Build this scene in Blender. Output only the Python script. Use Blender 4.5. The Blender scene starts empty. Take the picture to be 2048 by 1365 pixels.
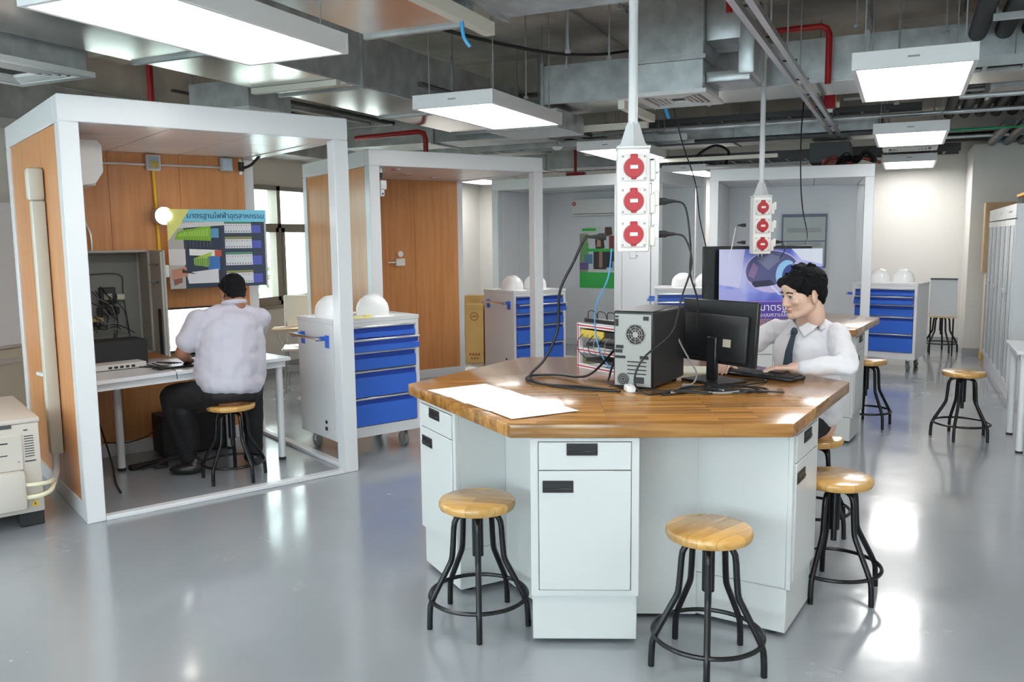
import bpy, bmesh, math, random
from mathutils import Vector, Matrix, noise
random.seed(7)
S = bpy.context.scene
C = S.collection
PI = math.pi
def R(d): return math.radians(d)

# ------------------------------------------------------------------ camera, world, sun, exposure
cam_d = bpy.data.cameras.new('camera'); cam = bpy.data.objects.new('camera', cam_d); C.objects.link(cam)
cam_d.sensor_width = 36.0; cam_d.lens = 1696.46 / 2048 * 36.0; cam_d.clip_start = .05; cam_d.clip_end = 200
_r = Vector((0.90809663, 0.41860968, -0.01124464)); _u = Vector((-0.03992602, 0.11327955, 0.99276062)); _f = Vector((-0.41685299, 0.90107363, -0.1195822))
cam.matrix_world = Matrix(((_r.x, _u.x, -_f.x, 0), (_r.y, _u.y, -_f.y, 0), (_r.z, _u.z, -_f.z, 1.55), (0, 0, 0, 1)))
S.camera = cam
w = bpy.data.worlds.new('sky'); S.world = w; w.use_nodes = True
bg = w.node_tree.nodes['Background']; bg.inputs[0].default_value = (.80, .90, 1.0, 1); bg.inputs[1].default_value = 8.0
sd = bpy.data.lights.new('sun', 'SUN'); sd.energy = 9.0; sd.angle = R(1.2); sd.color = (1, .95, .86)
so = bpy.data.objects.new('sun', sd); C.objects.link(so)
so.rotation_euler = Vector((0.80, -0.52, -0.72)).to_track_quat('-Z', 'Y').to_euler(); so.location = (-12, 10, 8)
S.view_settings.view_transform = 'Standard'; S.view_settings.look = 'None'; S.view_settings.gamma = 1
S.view_settings.use_curve_mapping = False
S.view_settings.exposure = 0.52
LAMP = 9.0

# ------------------------------------------------------------------ materials
MAT = {}
def mat(n, col, rough=.5, metal=0, emit=0, noise_amt=0, noise_scale=6, bump=0, bump_scale=60, coat=0, spec=None, stretch=None, col2=None, alpha=None, sheen=0):
    if n in MAT: return MAT[n]
    m = bpy.data.materials.new(n); m.use_nodes = True; MAT[n] = m
    nt = m.node_tree; b = nt.nodes['Principled BSDF']
    b.inputs['Base Color'].default_value = (*col, 1); b.inputs['Roughness'].default_value = rough; b.inputs['Metallic'].default_value = metal
    if coat: b.inputs['Coat Weight'].default_value = coat; b.inputs['Coat Roughness'].default_value = .06
    if spec is not None: b.inputs['Specular IOR Level'].default_value = spec
    if sheen: b.inputs['Sheen Weight'].default_value = sheen
    if emit: b.inputs['Emission Color'].default_value = (*col, 1); b.inputs['Emission Strength'].default_value = emit
    tc = nt.nodes.new('ShaderNodeTexCoord'); mp = nt.nodes.new('ShaderNodeMapping'); nt.links.new(tc.outputs['Object'], mp.inputs[0])
    if stretch: mp.inputs['Scale'].default_value = stretch
    if noise_amt or col2:
        nz = nt.nodes.new('ShaderNodeTexNoise'); nz.inputs['Scale'].default_value = noise_scale; nz.inputs['Detail'].default_value = 5
        nt.links.new(mp.outputs[0], nz.inputs[0])
        rp = nt.nodes.new('ShaderNodeValToRGB'); e = rp.color_ramp.elements
        c2 = col2 or tuple(max(0, c * (1 - noise_amt)) for c in col)
        e[0].position = .35; e[0].color = (*c2, 1); e[1].position = .65; e[1].color = (*col, 1)
        nt.links.new(nz.outputs[0], rp.inputs[0]); nt.links.new(rp.outputs[0], b.inputs['Base Color'])
    if bump:
        n2 = nt.nodes.new('ShaderNodeTexNoise'); n2.inputs['Scale'].default_value = bump_scale; n2.inputs['Detail'].default_value = 4
        nt.links.new(mp.outputs[0], n2.inputs[0])
        bp = nt.nodes.new('ShaderNodeBump'); bp.inputs['Strength'].default_value = bump; bp.inputs['Distance'].default_value = .01
        nt.links.new(n2.outputs[0], bp.inputs['Height']); nt.links.new(bp.outputs[0], b.inputs['Normal'])
    return m
def wood(n, c1, c2, c3, rough=.35, grain=(1, 1, 14), scale=3.0, staves=None, coat=0, rot=0):
    m = bpy.data.materials.new(n); m.use_nodes = True; MAT[n] = m
    nt = m.node_tree; b = nt.nodes['Principled BSDF']; b.inputs['Roughness'].default_value = rough
    if coat: b.inputs['Coat Weight'].default_value = coat; b.inputs['Coat Roughness'].default_value = .12
    tc = nt.nodes.new('ShaderNodeTexCoord'); mp = nt.nodes.new('ShaderNodeMapping'); mp.inputs['Rotation'].default_value = (0, 0, rot)
    nt.links.new(tc.outputs['Object'], mp.inputs[0])
    sc = nt.nodes.new('ShaderNodeVectorMath'); sc.operation = 'MULTIPLY'; sc.inputs[1].default_value = grain; nt.links.new(mp.outputs[0], sc.inputs[0])
    nz = nt.nodes.new('ShaderNodeTexNoise'); nz.inputs['Scale'].default_value = scale; nz.inputs['Detail'].default_value = 8; nz.inputs['Distortion'].default_value = .6
    nt.links.new(sc.outputs[0], nz.inputs[0])
    rp = nt.nodes.new('ShaderNodeValToRGB'); e = rp.color_ramp.elements
    e[0].position = .3; e[0].color = (*c1, 1); e[1].position = .72; e[1].color = (*c3, 1); k = e.new(.5); k.color = (*c2, 1)
    nt.links.new(nz.outputs[0], rp.inputs[0]); out = rp.outputs[0]
    if staves:
        br = nt.nodes.new('ShaderNodeTexBrick'); br.inputs['Scale'].default_value = 1; br.inputs['Brick Width'].default_value = staves[0]; br.inputs['Row Height'].default_value = staves[1]
        br.inputs['Mortar Size'].default_value = 0.0008; br.inputs['Color1'].default_value = (.60, .60, .60, 1); br.inputs['Color2'].default_value = (1.12, 1.12, 1.12, 1); br.inputs['Mortar'].default_value = (.5, .5, .5, 1)
        br.offset = .37; nt.links.new(mp.outputs[0], br.inputs[0])
        mx = nt.nodes.new('ShaderNodeMix'); mx.data_type = 'RGBA'; mx.blend_type = 'MULTIPLY'; mx.inputs[0].default_value = 1
        nt.links.new(out, mx.inputs[6]); nt.links.new(br.outputs[0], mx.inputs[7]); out = mx.outputs[2]
    nt.links.new(out, b.inputs['Base Color'])
    return m
WHITE = mat('white powder coat', (.72, .73, .75), .26)
WHITEM = mat('matt white paint', (.76, .76, .75), .6, noise_amt=.03)
WALL = mat('cream wall paint', (.69, .675, .635), .75, noise_amt=.03, noise_scale=2)
CABW = mat('cabinet off-white', (.62, .635, .635), .3)
CARTG = mat('light grey coat', (.70, .70, .71), .35)
BLUE = mat('blue drawer coat', (.035, .14, .62), .32)
BLUED = mat('deep blue coat', (.02, .07, .42), .4)
ALU = mat('brushed aluminium', (.72, .72, .72), .32, .9)
CHROME = mat('chrome', (.75, .75, .76), .12, 1)
BLACK = mat('black plastic', (.012, .012, .014), .35)
BLACKM = mat('matt black', (.02, .02, .022), .6)
BLKPAINT = mat('black gloss tube', (.006, .006, .008), .26, spec=.4)
DGREY = mat('dark grey', (.07, .075, .08), .5)
GREY = mat('mid grey', (.32, .33, .34), .45)
RUBBER = mat('grey rubber', (.20, .21, .20), .6)
GALV = mat('galvanised steel', (.60, .63, .64), .36, .6, noise_amt=.28, noise_scale=7, bump=.08, bump_scale=9)
GALVD = mat('dull galvanised steel', (.52, .54, .54), .42, .45, noise_amt=.3, noise_scale=5, bump=.1, bump_scale=8)
FOIL = mat('shiny galvanised underside', (.78, .76, .74), .22, .95, noise_amt=.12, noise_scale=2, bump=.1, bump_scale=3)
CREAMP = mat('cream strip', (.74, .71, .62), .5)
CONC = mat('raw concrete', (.78, .73, .65), .85, noise_amt=.42, noise_scale=1.6, bump=.4, bump_scale=12)
REDP = mat('red pipe paint', (.42, .012, .015), .35)
REDS = mat('red socket plastic', (.46, .010, .022), .35)
SOCK = mat('socket box white', (.86, .85, .83), .35)
PAPER = mat('white paper', (.90, .90, .92), .6)
YELLOW = mat('yellow tube', (.85, .55, .03), .4)
BEIGE = mat('beige appliance plastic', (.60, .555, .50), .4)
IVORY = mat('ivory duct plastic', (.60, .58, .51), .4)
KRAFT = mat('kraft cardboard', (.62, .38, .13), .8, noise_amt=.08)
KRAFT2 = mat('brown cardboard', (.55, .38, .22), .8, noise_amt=.08)
CABLE = mat('black cable', (.008, .008, .009), .45)
GCABLE = mat('grey cable', (.25, .25, .26), .5)
BCABLE = mat('light blue cable', (.10, .36, .75), .45)
BLUESTRAP = mat('blue strap', (.05, .40, .80), .4)
GREEN = mat('green print', (.05, .52, .09), .5)
TEAL = mat('teal print', (.02, .35, .30), .5)
INK = mat('ink', (.02, .02, .03), .6)
SCREEN = mat('lit screen', (.90, .95, 1.0), .3, emit=2.2)
SCREEN2 = mat('lit screen toolbar', (.45, .50, .55), .3, emit=1.0)
DIFF = mat('lit diffuser', (1.0, .985, .96), .5, emit=LAMP)
BULB = mat('lit lamp globe', (1.0, .96, .88), .4, emit=9)
SKIN = mat('light skin', (.72, .47, .36), .45, noise_amt=.05)
SKIN2 = mat('brown skin', (.30, .13, .07), .45, noise_amt=.08)
LIP = mat('lips', (.55, .25, .21), .4)
HAIR = mat('black hair', (.005, .005, .006), .75, spec=.2, bump=.9, bump_scale=90, stretch=(1, 1, .35))
SHIRT = mat('white cotton shirt', (.74, .73, .77), .75, bump=.9, bump_scale=9, sheen=.2)
SHIRT2 = mat('pale lilac grey shirt', (.52, .50, .58), .8, bump=.9, bump_scale=7, sheen=.2)
TROUS = mat('black trousers', (.009, .009, .011), .75, bump=.3, bump_scale=18)
TIE = mat('dark slate tie', (.025, .045, .07), .6)
LEATHER = mat('black leather', (.012, .012, .012), .35)
EYEW = mat('eye white', (.80, .78, .75), .3)
CEILP = mat('booth ceiling panel', (.80, .765, .76), .25)
BOOTHG = mat('booth grey panel', (.74, .75, .78), .4)
WAINS = mat('beige wainscot', (.55, .49, .40), .6)
BOARD = mat('whiteboard', (.80, .78, .80), .25)
WINF = mat('bronze window frame', (.30, .27, .23), .4, .3)
PURP = mat('purple print', (.10, .06, .42), .5)
ARTD = mat('dark slate print', (.05, .06, .10), .5)
FOAMB = mat('cyan barrel', (.02, .35, .55), .4)
LEAF = mat('leaves', (.10, .24, .05), .6, noise_amt=.5)
OUTW = mat('outside pale wall', (.80, .82, .78), .8)
def colm(c, r=.5):
    return mat('print %d %d %d' % tuple(int(x * 100) for x in c), c, r)
BWOOD = wood('orange wood laminate', (.56, .23, .075), (.62, .27, .095), (.66, .31, .12), .3, (9, 9, .5), 3)
TOPW = wood('oiled teak worktop', (.30, .125, .022), (.44, .20, .045), (.56, .29, .085), .20, (1.2, 16, 16), 2.2, (.42, .042), coat=.5)
SEATW = wood('varnished stool wood', (.46, .24, .06), (.60, .34, .10), (.68, .42, .15), .24, (1.5, 12, 12), 2.4, (.6, .055), coat=.4)
PINE = wood('pale plywood', (.62, .42, .22), (.68, .48, .27), (.72, .53, .32), .5, (2, 10, 2), 2)
def floor_mat():
    m = bpy.data.materials.new('grey epoxy floor'); m.use_nodes = True; nt = m.node_tree; b = nt.nodes['Principled BSDF']
    tc = nt.nodes.new('ShaderNodeTexCoord')
    nz = nt.nodes.new('ShaderNodeTexNoise'); nz.inputs['Scale'].default_value = .9; nz.inputs['Detail'].default_value = 6; nt.links.new(tc.outputs['Object'], nz.inputs[0])
    rp = nt.nodes.new('ShaderNodeValToRGB'); e = rp.color_ramp.elements
    e[0].position = .3; e[0].color = (.255, .275, .305, 1); e[1].position = .7; e[1].color = (.300, .320, .350, 1)
    nt.links.new(nz.outputs[0], rp.inputs[0]); nt.links.new(rp.outputs[0], b.inputs['Base Color'])
    n3 = nt.nodes.new('ShaderNodeTexNoise'); n3.inputs['Scale'].default_value = 2.2; n3.inputs['Detail'].default_value = 7; nt.links.new(tc.outputs['Object'], n3.inputs[0])
    r3 = nt.nodes.new('ShaderNodeMapRange'); r3.inputs[1].default_value = .3; r3.inputs[2].default_value = .75; r3.inputs[3].default_value = .14; r3.inputs[4].default_value = .30
    nt.links.new(n3.outputs[0], r3.inputs[0]); nt.links.new(r3.outputs[0], b.inputs['Roughness'])
    n2 = nt.nodes.new('ShaderNodeTexNoise'); n2.inputs['Scale'].default_value = 3.5; n2.inputs['Detail'].default_value = 3; nt.links.new(tc.outputs['Object'], n2.inputs[0])
    bp = nt.nodes.new('ShaderNodeBump'); bp.inputs['Strength'].default_value = .15; bp.inputs['Distance'].default_value = .02
    nt.links.new(n2.outputs[0], bp.inputs['Height']); nt.links.new(bp.outputs[0], b.inputs['Normal'])
    b.inputs['Specular IOR Level'].default_value = .75
    b.inputs['Coat Weight'].default_value = .45; b.inputs['Coat Roughness'].default_value = .09
    return m
FLOOR = floor_mat()
def glass_mat():
    m = bpy.data.materials.new('clear glass'); m.use_nodes = True; nt = m.node_tree; nt.nodes.clear()
    o = nt.nodes.new('ShaderNodeOutputMaterial'); mx = nt.nodes.new('ShaderNodeMixShader'); t = nt.nodes.new('ShaderNodeBsdfTransparent'); g = nt.nodes.new('ShaderNodeBsdfGlossy')
    g.inputs['Roughness'].default_value = .02; t.inputs[0].default_value = (.93, .97, .95, 1); mx.inputs[0].default_value = .06
    nt.links.new(t.outputs[0], mx.inputs[1]); nt.links.new(g.outputs[0], mx.inputs[2]); nt.links.new(mx.outputs[0], o.inputs[0]); return m
GLASS = glass_mat()

# ------------------------------------------------------------------ mesh helpers
def catmull(pts, n=8, closed=False):
    P = [Vector(p) for p in pts]
    if len(P) < 3: return P
    out = []; L = len(P); rng = range(L if closed else L - 1)
    for i in rng:
        if closed: a, b, c, d = P[(i - 1) % L], P[i], P[(i + 1) % L], P[(i + 2) % L]
        else: a, b, c, d = P[max(i - 1, 0)], P[i], P[i + 1], P[min(i + 2, L - 1)]
        for k in range(n):
            t = k / n
            out.append(.5 * ((2 * b) + (c - a) * t + (2 * a - 5 * b + 4 * c - d) * t * t + (3 * b - a - 3 * c + d) * t ** 3))
    if not closed: out.append(P[-1])
    return out
class MB:
    def __init__(s): s.bm = bmesh.new(); s.mats = []; s.mi = 0; s.M = Matrix()
    def use(s, m):
        if m not in s.mats: s.mats.append(m)
        s.mi = s.mats.index(m); return s
    def _f(s, vs):
        try: f = s.bm.faces.new(vs)
        except ValueError: return None
        f.material_index = s.mi; return f
    def v(s, p): return s.bm.verts.new(s.M @ Vector(p))
    def box(s, x0, x1, y0, y1, z0, z1, bev=0):
        if x0 > x1: x0, x1 = x1, x0
        if y0 > y1: y0, y1 = y1, y0
        if z0 > z1: z0, z1 = z1, z0
        vs = [s.v((x, y, z)) for x in (x0, x1) for y in (y0, y1) for z in (z0, z1)]
        fs = [s._f([vs[i] for i in q]) for q in ((0, 1, 3, 2), (4, 6, 7, 5), (0, 4, 5, 1), (2, 3, 7, 6), (0, 2, 6, 4), (1, 5, 7, 3))]
        if bev:
            es = list({e for f in fs for e in f.edges})
            r = bmesh.ops.bevel(s.bm, geom=es, offset=bev, segments=2 if bev > .006 else 1, affect='EDGES', profile=.5)
            for f in r['faces']: f.material_index = s.mi
        return s
    def prism(s, poly, z0, z1, bev=0):
        a = [s.v((x, y, z0)) for x, y in poly]; b = [s.v((x, y, z1)) for x, y in poly]; n = len(poly)
        fs = [s._f(a[::-1]), s._f(b)] + [s._f([a[i], a[(i + 1) % n], b[(i + 1) % n], b[i]]) for i in range(n)]
        if bev:
            es = list({e for f in fs for e in f.edges})
            r = bmesh.ops.bevel(s.bm, geom=es, offset=bev, segments=2, affect='EDGES', profile=.5)
            for f in r['faces']: f.material_index = s.mi
        return s
    def tube(s, pts, r, n=8, closed=False, rad=None):
        P = [Vector(p) for p in pts]; rings = []; L = len(P); up = None
        for i, p in enumerate(P):
            if closed: t = P[(i + 1) % L] - P[(i - 1) % L]
            else: t = P[min(i + 1, L - 1)] - P[max(i - 1, 0)]
            if t.length < 1e-9: t = Vector((0, 0, 1))
            t.normalize()
            if up is None: up = Vector((0, 0, 1)) if abs(t.z) < .9 else Vector((1, 0, 0))
            a = t.cross(up)
            if a.length < 1e-4: a = t.cross(Vector((0, 1, 0)))
            a.normalize(); b = a.cross(t).normalized(); up = b
            rr = rad[i] if rad else r
            rings.append([s.v(p + (a * math.cos(2 * PI * k / n) + b * math.sin(2 * PI * k / n)) * rr) for k in range(n)])
        for i in range(L if closed else L - 1):
            A, B = rings[i], rings[(i + 1) % L]
            for k in range(n): s._f([A[k], A[(k + 1) % n], B[(k + 1) % n], B[k]])
        if not closed: s._f(rings[0][::-1]); s._f(rings[-1])
        return s
    def cyl(s, p0, p1, r, n=16, r2=None): return s.tube([p0, p1], r, n, rad=[r, r if r2 is None else r2])
    def torus(s, c, R0, r, n=32, m=8, axis='Z'):
        pts = []
        for i in range(n):
            a = 2 * PI * i / n; x, y = R0 * math.cos(a), R0 * math.sin(a)
            pts.append(Vector(c) + (Vector((x, y, 0)) if axis == 'Z' else Vector((x, 0, y)) if axis == 'Y' else Vector((0, x, y))))
        return s.tube(pts, r, m, closed=True)
    def lathe(s, prof, n=24, c=(0, 0, 0), sx=1, sy=1):
        rings = []
        for r, z in prof:
            if r < 1e-6: rings.append([s.v((c[0], c[1], c[2] + z))])
            else: rings.append([s.v((c[0] + sx * r * math.cos(2 * PI * k / n), c[1] + sy * r * math.sin(2 * PI * k / n), c[2] + z)) for k in range(n)])
        for A, B in zip(rings, rings[1:]):
            for k in range(n):
                if len(A) == 1 and len(B) == 1: continue
                if len(A) == 1: s._f([A[0], B[(k + 1) % n], B[k]])
                elif len(B) == 1: s._f([A[k], A[(k + 1) % n], B[0]])
                else: s._f([A[k], A[(k + 1) % n], B[(k + 1) % n], B[k]])
        if len(rings[0]) > 1: s._f(rings[0][::-1])
        if len(rings[-1]) > 1: s._f(rings[-1])
        return s
    def ell(s, c, r, n=20, m=12):
        return s.lathe([(math.sin(PI * i / m) * 1.0 if 0 < i < m else 0, -math.cos(PI * i / m) * r[2]) for i in range(m + 1)], n, c, r[0], r[1])
    def quad(s, a, b, c, d): s._f([s.v(a), s.v(b), s.v(c), s.v(d)]); return s
KIDS = {}
def setp(o, p):
    o.parent = p; KIDS.setdefault(p.name, []).append(o)
def ob(name, mb, m=None, parent=None, loc=None, rot=None, smooth=True):
    me = bpy.data.meshes.new(name); bmesh.ops.recalc_face_normals(mb.bm, faces=mb.bm.faces); mb.bm.to_mesh(me); mb.bm.free()
    if mb.mats:
        for x in mb.mats: me.materials.append(x)
    elif m: me.materials.append(m)
    if smooth: me.shade_smooth(); me.set_sharp_from_angle(angle=R(38))
    o = bpy.data.objects.new(name, me); C.objects.link(o)
    if parent: setp(o, parent)
    if loc: o.location = loc
    if rot: o.rotation_euler = rot
    return o
def tag(o, label, cat, group=None):
    o['label'] = label; o['category'] = cat
    if group: o['group'] = group
    return o
def thing(name, label, cat, loc=(0, 0, 0), rz=0, group=None):
    o = bpy.data.objects.new(name, None); C.objects.link(o); o.empty_display_size = .1
    o.location = loc; o.rotation_euler = (0, 0, rz); return tag(o, label, cat, group)
def struct(name, mb, m, parent=None):
    o = ob(name, mb, m, parent)
    if not parent: o['kind'] = 'structure'
    return o
def kids(o): return KIDS.get(o.name, [])
def dup(root, loc, rz, label=None, group=None):
    def cp(o, par):
        c = o.copy(); C.objects.link(c)
        if par: setp(c, par)
        for ch in list(kids(o)): cp(ch, c)
        return c
    src = list(kids(root)); r = root.copy(); C.objects.link(r); r.location = loc; r.rotation_euler = (0, 0, rz)
    if label: r['label'] = label
    if group: r['group'] = group
    for ch in src: cp(ch, r)
    return r
def B(*a, bev=0, m=None):
    mb = MB(); 
    if m: mb.use(m)
    return mb.box(*a, bev=bev)
SCR = bpy.data.scenes.new('scratch')
def scratch(o):
    SCR.collection.objects.link(o); vl = SCR.view_layers[0]; vl.update(); dg = vl.depsgraph
    return bpy.data.meshes.new_from_object(o.evaluated_get(dg), depsgraph=dg)
def text(body, size, m, parent, loc, rot, name='lettering', ext=.0006, align='CENTER', sx=1):
    cu = bpy.data.curves.new(name, 'FONT'); cu.body = body; cu.size = size; cu.align_x = align; cu.align_y = 'CENTER'; cu.extrude = ext; cu.resolution_u = 3
    t = bpy.data.objects.new(name, cu); me = scratch(t); me.name = name
    bpy.data.objects.remove(t); me.materials.clear(); me.materials.append(m)
    o = bpy.data.objects.new(name, me); C.objects.link(o)
    if parent: setp(o, parent)
    o.location = loc; o.rotation_euler = rot; o.scale = (sx, 1, 1)
    return o
def local(O, th):
    c, s_ = math.cos(th), math.sin(th)
    return lambda u, v: (O[0] + c * u - s_ * v, O[1] + s_ * u + c * v)

# ------------------------------------------------------------------ the room
XL, XR, YB, YF, ZC = -6.8, 2.5, 13.4, -4.0, 3.45
struct('floor', B(XL - .2, XR + .2, YF - .2, YB + .2, -.1, 0), FLOOR)
struct('ceiling', B(XL - .2, XR + .2, YF - .2, YB + .2, ZC, ZC + .2), CONC)
struct('wall_back', B(XL - .2, XR + .2, YB, YB + .2, 0, ZC), WALL)
struct('wall_right', B(XR, XR + .2, YF, YB, 0, ZC), WALL)
mb = MB().box(XL - .2, XR + .2, YF - .2, YF, 0, .8).box(XL - .2, XR + .2, YF - .2, YF, 2.9, ZC)
for a, b in ((XL - .2, -6.2), (-3.4, -2.9), (-.1, .4), (2.2, XR + .2)): mb.box(a, b, YF - .2, YF, .8, 2.9)  # piers between unseen window openings added to let in more daylight
wf = struct('wall_front', mb, WALL)
for a, b in ((-6.2, -3.4), (-2.9, -.1), (.4, 2.2)):  # added windows behind the camera, there to brighten the room
    ob('window_frame', B(a, b, YF - .12, YF, .8, .86).box(a, b, YF - .12, YF, 2.84, 2.9).box(a, a + .06, YF - .12, YF, .86, 2.84).box(b - .06, b, YF - .12, YF, .86, 2.84).box((a + b) / 2 - .03, (a + b) / 2 + .03, YF - .12, YF, .86, 2.84), WINF, wf)
    ob('pane', B(a + .06, b - .06, YF - .06, YF - .054, .86, 2.84), GLASS, wf)  # glass of the added unseen windows
# left wall with window openings
wins = [(-3.2, -1.0), (1.0, 3.2), (5.55, 7.0), (7.42, 8.78), (9.3, 10.6)]
Z0, Z1 = .80, 2.20
mb = MB(); y = YF
mb.box(XL - .2, XL, YF, YB, 0, Z0); mb.box(XL - .2, XL, YF, YB, Z1, ZC)
for a, b in wins: mb.box(XL - .2, XL, y, a, Z0, Z1); y = b
mb.box(XL - .2, XL, y, YB, Z0, Z1)
struct('wall_left', mb, WALL)
for i, (a, b) in enumerate(wins):
    fr = MB().use(WINF); mid = (a + b) / 2; tz = 1.735
    for yy in (a, b - .05, mid - .03): fr.box(XL - .12, XL + .02, yy, yy + (.06 if yy == mid - .03 else .05), Z0, Z1)
    for zz, hh in ((Z0, .05), (Z1 - .05, .05), (tz - .025, .05)): fr.box(XL - .12, XL + .02, a, b, zz, zz + hh)
    win = struct('window_%d' % (i + 1), fr, WINF)
    for k, (ya, yb) in enumerate(((a + .05, mid - .03), (mid + .03, b - .05))):
        s_ = MB().use(WINF)
        for yy in (ya, yb - .05): s_.box(XL - .07, XL + .03, yy, yy + .05, Z0 + .05, tz - .025)
        for zz in (Z0 + .05, tz - .075): s_.box(XL - .07, XL + .03, ya, yb, zz, zz + .05)
        sh = ob('window_sash', s_, WINF, win)
        ob('pane', B(XL - .03, XL - .024, ya + .045, yb - .045, Z0 + .095, tz - .07), GLASS, sh)
        ob('window_handle', B(XL + .03, XL + .05, (yb - .035) if k else ya + .02, (yb - .02) if k else ya + .035, 1.22, 1.36, bev=.004), BLACK, sh)
        ob('upper_pane', B(XL - .06, XL - .054, ya, yb, tz + .025, Z1 - .05), GLASS, win)
    ob('window_sill', B(XL - .05, XL + .06, a - .04, b + .04, Z0 - .04, Z0), WINF, win)
struct('baseboard_back', B(XL, .72, YB - .015, YB, 0, .10), GREY)
struct('baseboard_left', B(XL, XL + .015, YF, YB, 0, .10), GREY)
# pillar projecting from the back wall
struct('trim_1', B(.72, XR, 12.18, YB, 0, 2.66, bev=.006), WALL)
struct('baseboard_right', B(.705, XR, 12.165, 12.18, 0, .10), GREY)
# beams of the slab
for i, y in enumerate((-1.2, 3.0, 5.2, 8.55, 11.9)):
    struct('trim_%d' % (i + 2), B(XL, XR, y, y + .34, 3.10, ZC), CONC)
struct('trim_8', B(XL, XL + .5, YF, YB, 2.72, ZC), CONC)
# outside the windows: paving, a pale building and shrubs
o = struct('trim_9', B(-30, XL - .2, -12, 30, -.3, -.2), mat('outside paving', (.55, .54, .50), .9))
ow = thing('neighbouring_building', 'pale neighbouring building seen through the window panes', 'building', (-13, 6, -.2))
ob('wall', B(-.2, 0, -9, 12, 0, 7), OUTW, ow)
for k in range(7): ob('pillar', B(0, .25, -8 + 3 * k, -7.6 + 3 * k, 0, 7), OUTW, ow)
for k in range(6):
    f = ob('window', B(.0, .05, -7 + 3 * k, -5.6 + 3 * k, 1.4, 3.0), colm((.45, .6, .62), .2), ow)
def shrub(loc, h, label):
    t = thing('shrub', label, 'shrub', loc, 0, 'shrubs outside the windows')
    ob('stem', MB().cyl((0, 0, 0), (0, 0, h * .6), .04, 8), mat('bark', (.2, .14, .09), .9), t)
    mb = MB()
    for k in range(420):
        a = random.uniform(0, 2 * PI); rr = h * .38 * math.sqrt(random.random()); z = random.uniform(.25 * h, h); q = Vector((rr * math.cos(a) * (1.1 - z / h * .5), rr * math.sin(a) * (1.1 - z / h * .5), z))
        d = Vector((random.uniform(-1, 1), random.uniform(-1, 1), random.uniform(-.6, .6))).normalized() * .07; e = d.cross(Vector((.3, .2, 1))).normalized() * .035
        mb.quad(q - d, q + e, q + d, q - e)
    f = ob('foliage', mb, LEAF, t, smooth=False); f['kind'] = 'stuff'
shrub((-9.4, 8.9, -.2), 2.4, 'leafy shrub outside, behind the right pane of the window')
shrub((-9.8, 10.6, -.2), 2.0, 'lower shrub outside, farther along the window wall')

# ------------------------------------------------------------------ booths
def booth(O, deg, w, d, h, label, wallm, ceilm, left=True, backpanels=3, right=False, name='training_booth'):
    t = thing(name, label, 'booth', (O[0], O[1], 0), R(deg), 'white framed training booths')
    p = .10; bh = .14
    for x0 in (0, w - p):
        for y0 in (0, d - p):
            ob('post', B(x0, x0 + p, y0, y0 + p, 0, h - bh, bev=.004), WHITE, t)
    for a in ((0, w, 0, p), (0, w, d - p, d), (0, p, p, d - p), (w - p, w, p, d - p)):
        ob('top_beam', B(*a, h - bh, h, bev=.004), WHITE, t)
    ob('floor_rail', B(p, w - p, 0.0, .06, 0, .025, bev=.003), WHITE, t)
    if not right: ob('floor_rail', B(w - .06, w, p, d - p, 0, .025, bev=.003), WHITE, t)
    # back wall: panels side by side
    n = backpanels; x = p
    for k in range(n):
        a = p + (w - 2 * p) * k / n; b_ = p + (w - 2 * p) * (k + 1) / n
        ob('wall_panel', B(a + .0015, b_ - .0015, d - .16, d - .125, .10, h - bh + .003), wallm, t)
    ob('skirting', B(p, w - p, d - .165, d - .12, 0, .10, bev=.003), WHITE, t)
    if left:
        for k in range(3):
            a = p + (d - 2 * p) * k / 3; b_ = p + (d - 2 * p) * (k + 1) / 3
            ob('wall_panel', B(.012, .085, a + .0015, b_ - .0015, .10, h - bh - .002), wallm, t)
        ob('skirting', B(.004, .09, p, d - p, 0, .10, bev=.003), WHITE, t)
    if right:
        ob('wall_panel', B(w - .085, w - .012, p, d - p, .1, h - bh), wallm, t)
        ob('skirting', B(w - .09, w - .004, p, d - p, 0, .10), WHITE, t)
    # roof panels with open joints
    ob('roof_deck', B(p, w - p, p, d - p, h - bh + .034, h - bh + .04), GREY, t)
    for i in range(3):
        for j in range(3):
            a0, a1 = p + (w - 2 * p) * i / 3, p + (w - 2 * p) * (i + 1) / 3; b0, b1 = p + (d - 2 * p) * j / 3, p + (d - 2 * p) * (j + 1) / 3
            ob('roof_panel', B(a0 + .004, a1 - .004, b0 + .004, b1 - .004, h - bh + .005, h - bh + .03), ceilm, t)
    return t
H0 = 2.335
OB1 = (-4.063, 3.141); TH1 = 63.35
b1 = booth(OB1, TH1, 1.687, 1.69, H0, 'white framed booth with orange wood walls where the man sits', BWOOD, CEILP, backpanels=3)
OB2 = (-4.236, 6.2525); TH2 = 57.6
booth(OB2, TH2, 1.83, 1.70, H0, 'second wood walled booth behind the cart, with a small camera on its post', BWOOD, CEILP)
OB3 = (-5.10, 10.42); TH3 = -10.0
b3 = booth(OB3, TH3, 2.46, 1.45, H0, 'grey lined booth with the green poster and air conditioner', BOOTHG, WHITE)
ob('access_panel', B(1.96, 2.34, .02, .05, .03, H0 - .15, bev=.003), BOOTHG, b3)
ob('post', B(1.86, 1.955, 0, .10, 0, H0 - .14, bev=.004), WHITE, b3)
ob('keyhole', MB().cyl((2.16, .02, 1.33), (2.16, .008, 1.33), .012, 12), GREY, b3)
ob('keyhole', MB().cyl((2.13, .02, 1.52), (2.13, .012, 1.52), .006, 8), GREY, b3)
OB4 = (-2.12, 10.18); TH4 = 5.7
booth(OB4, TH4, 1.79, 1.75, H0, 'grey lined booth behind the large screen and purple poster', BOOTHG, WHITE)
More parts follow.
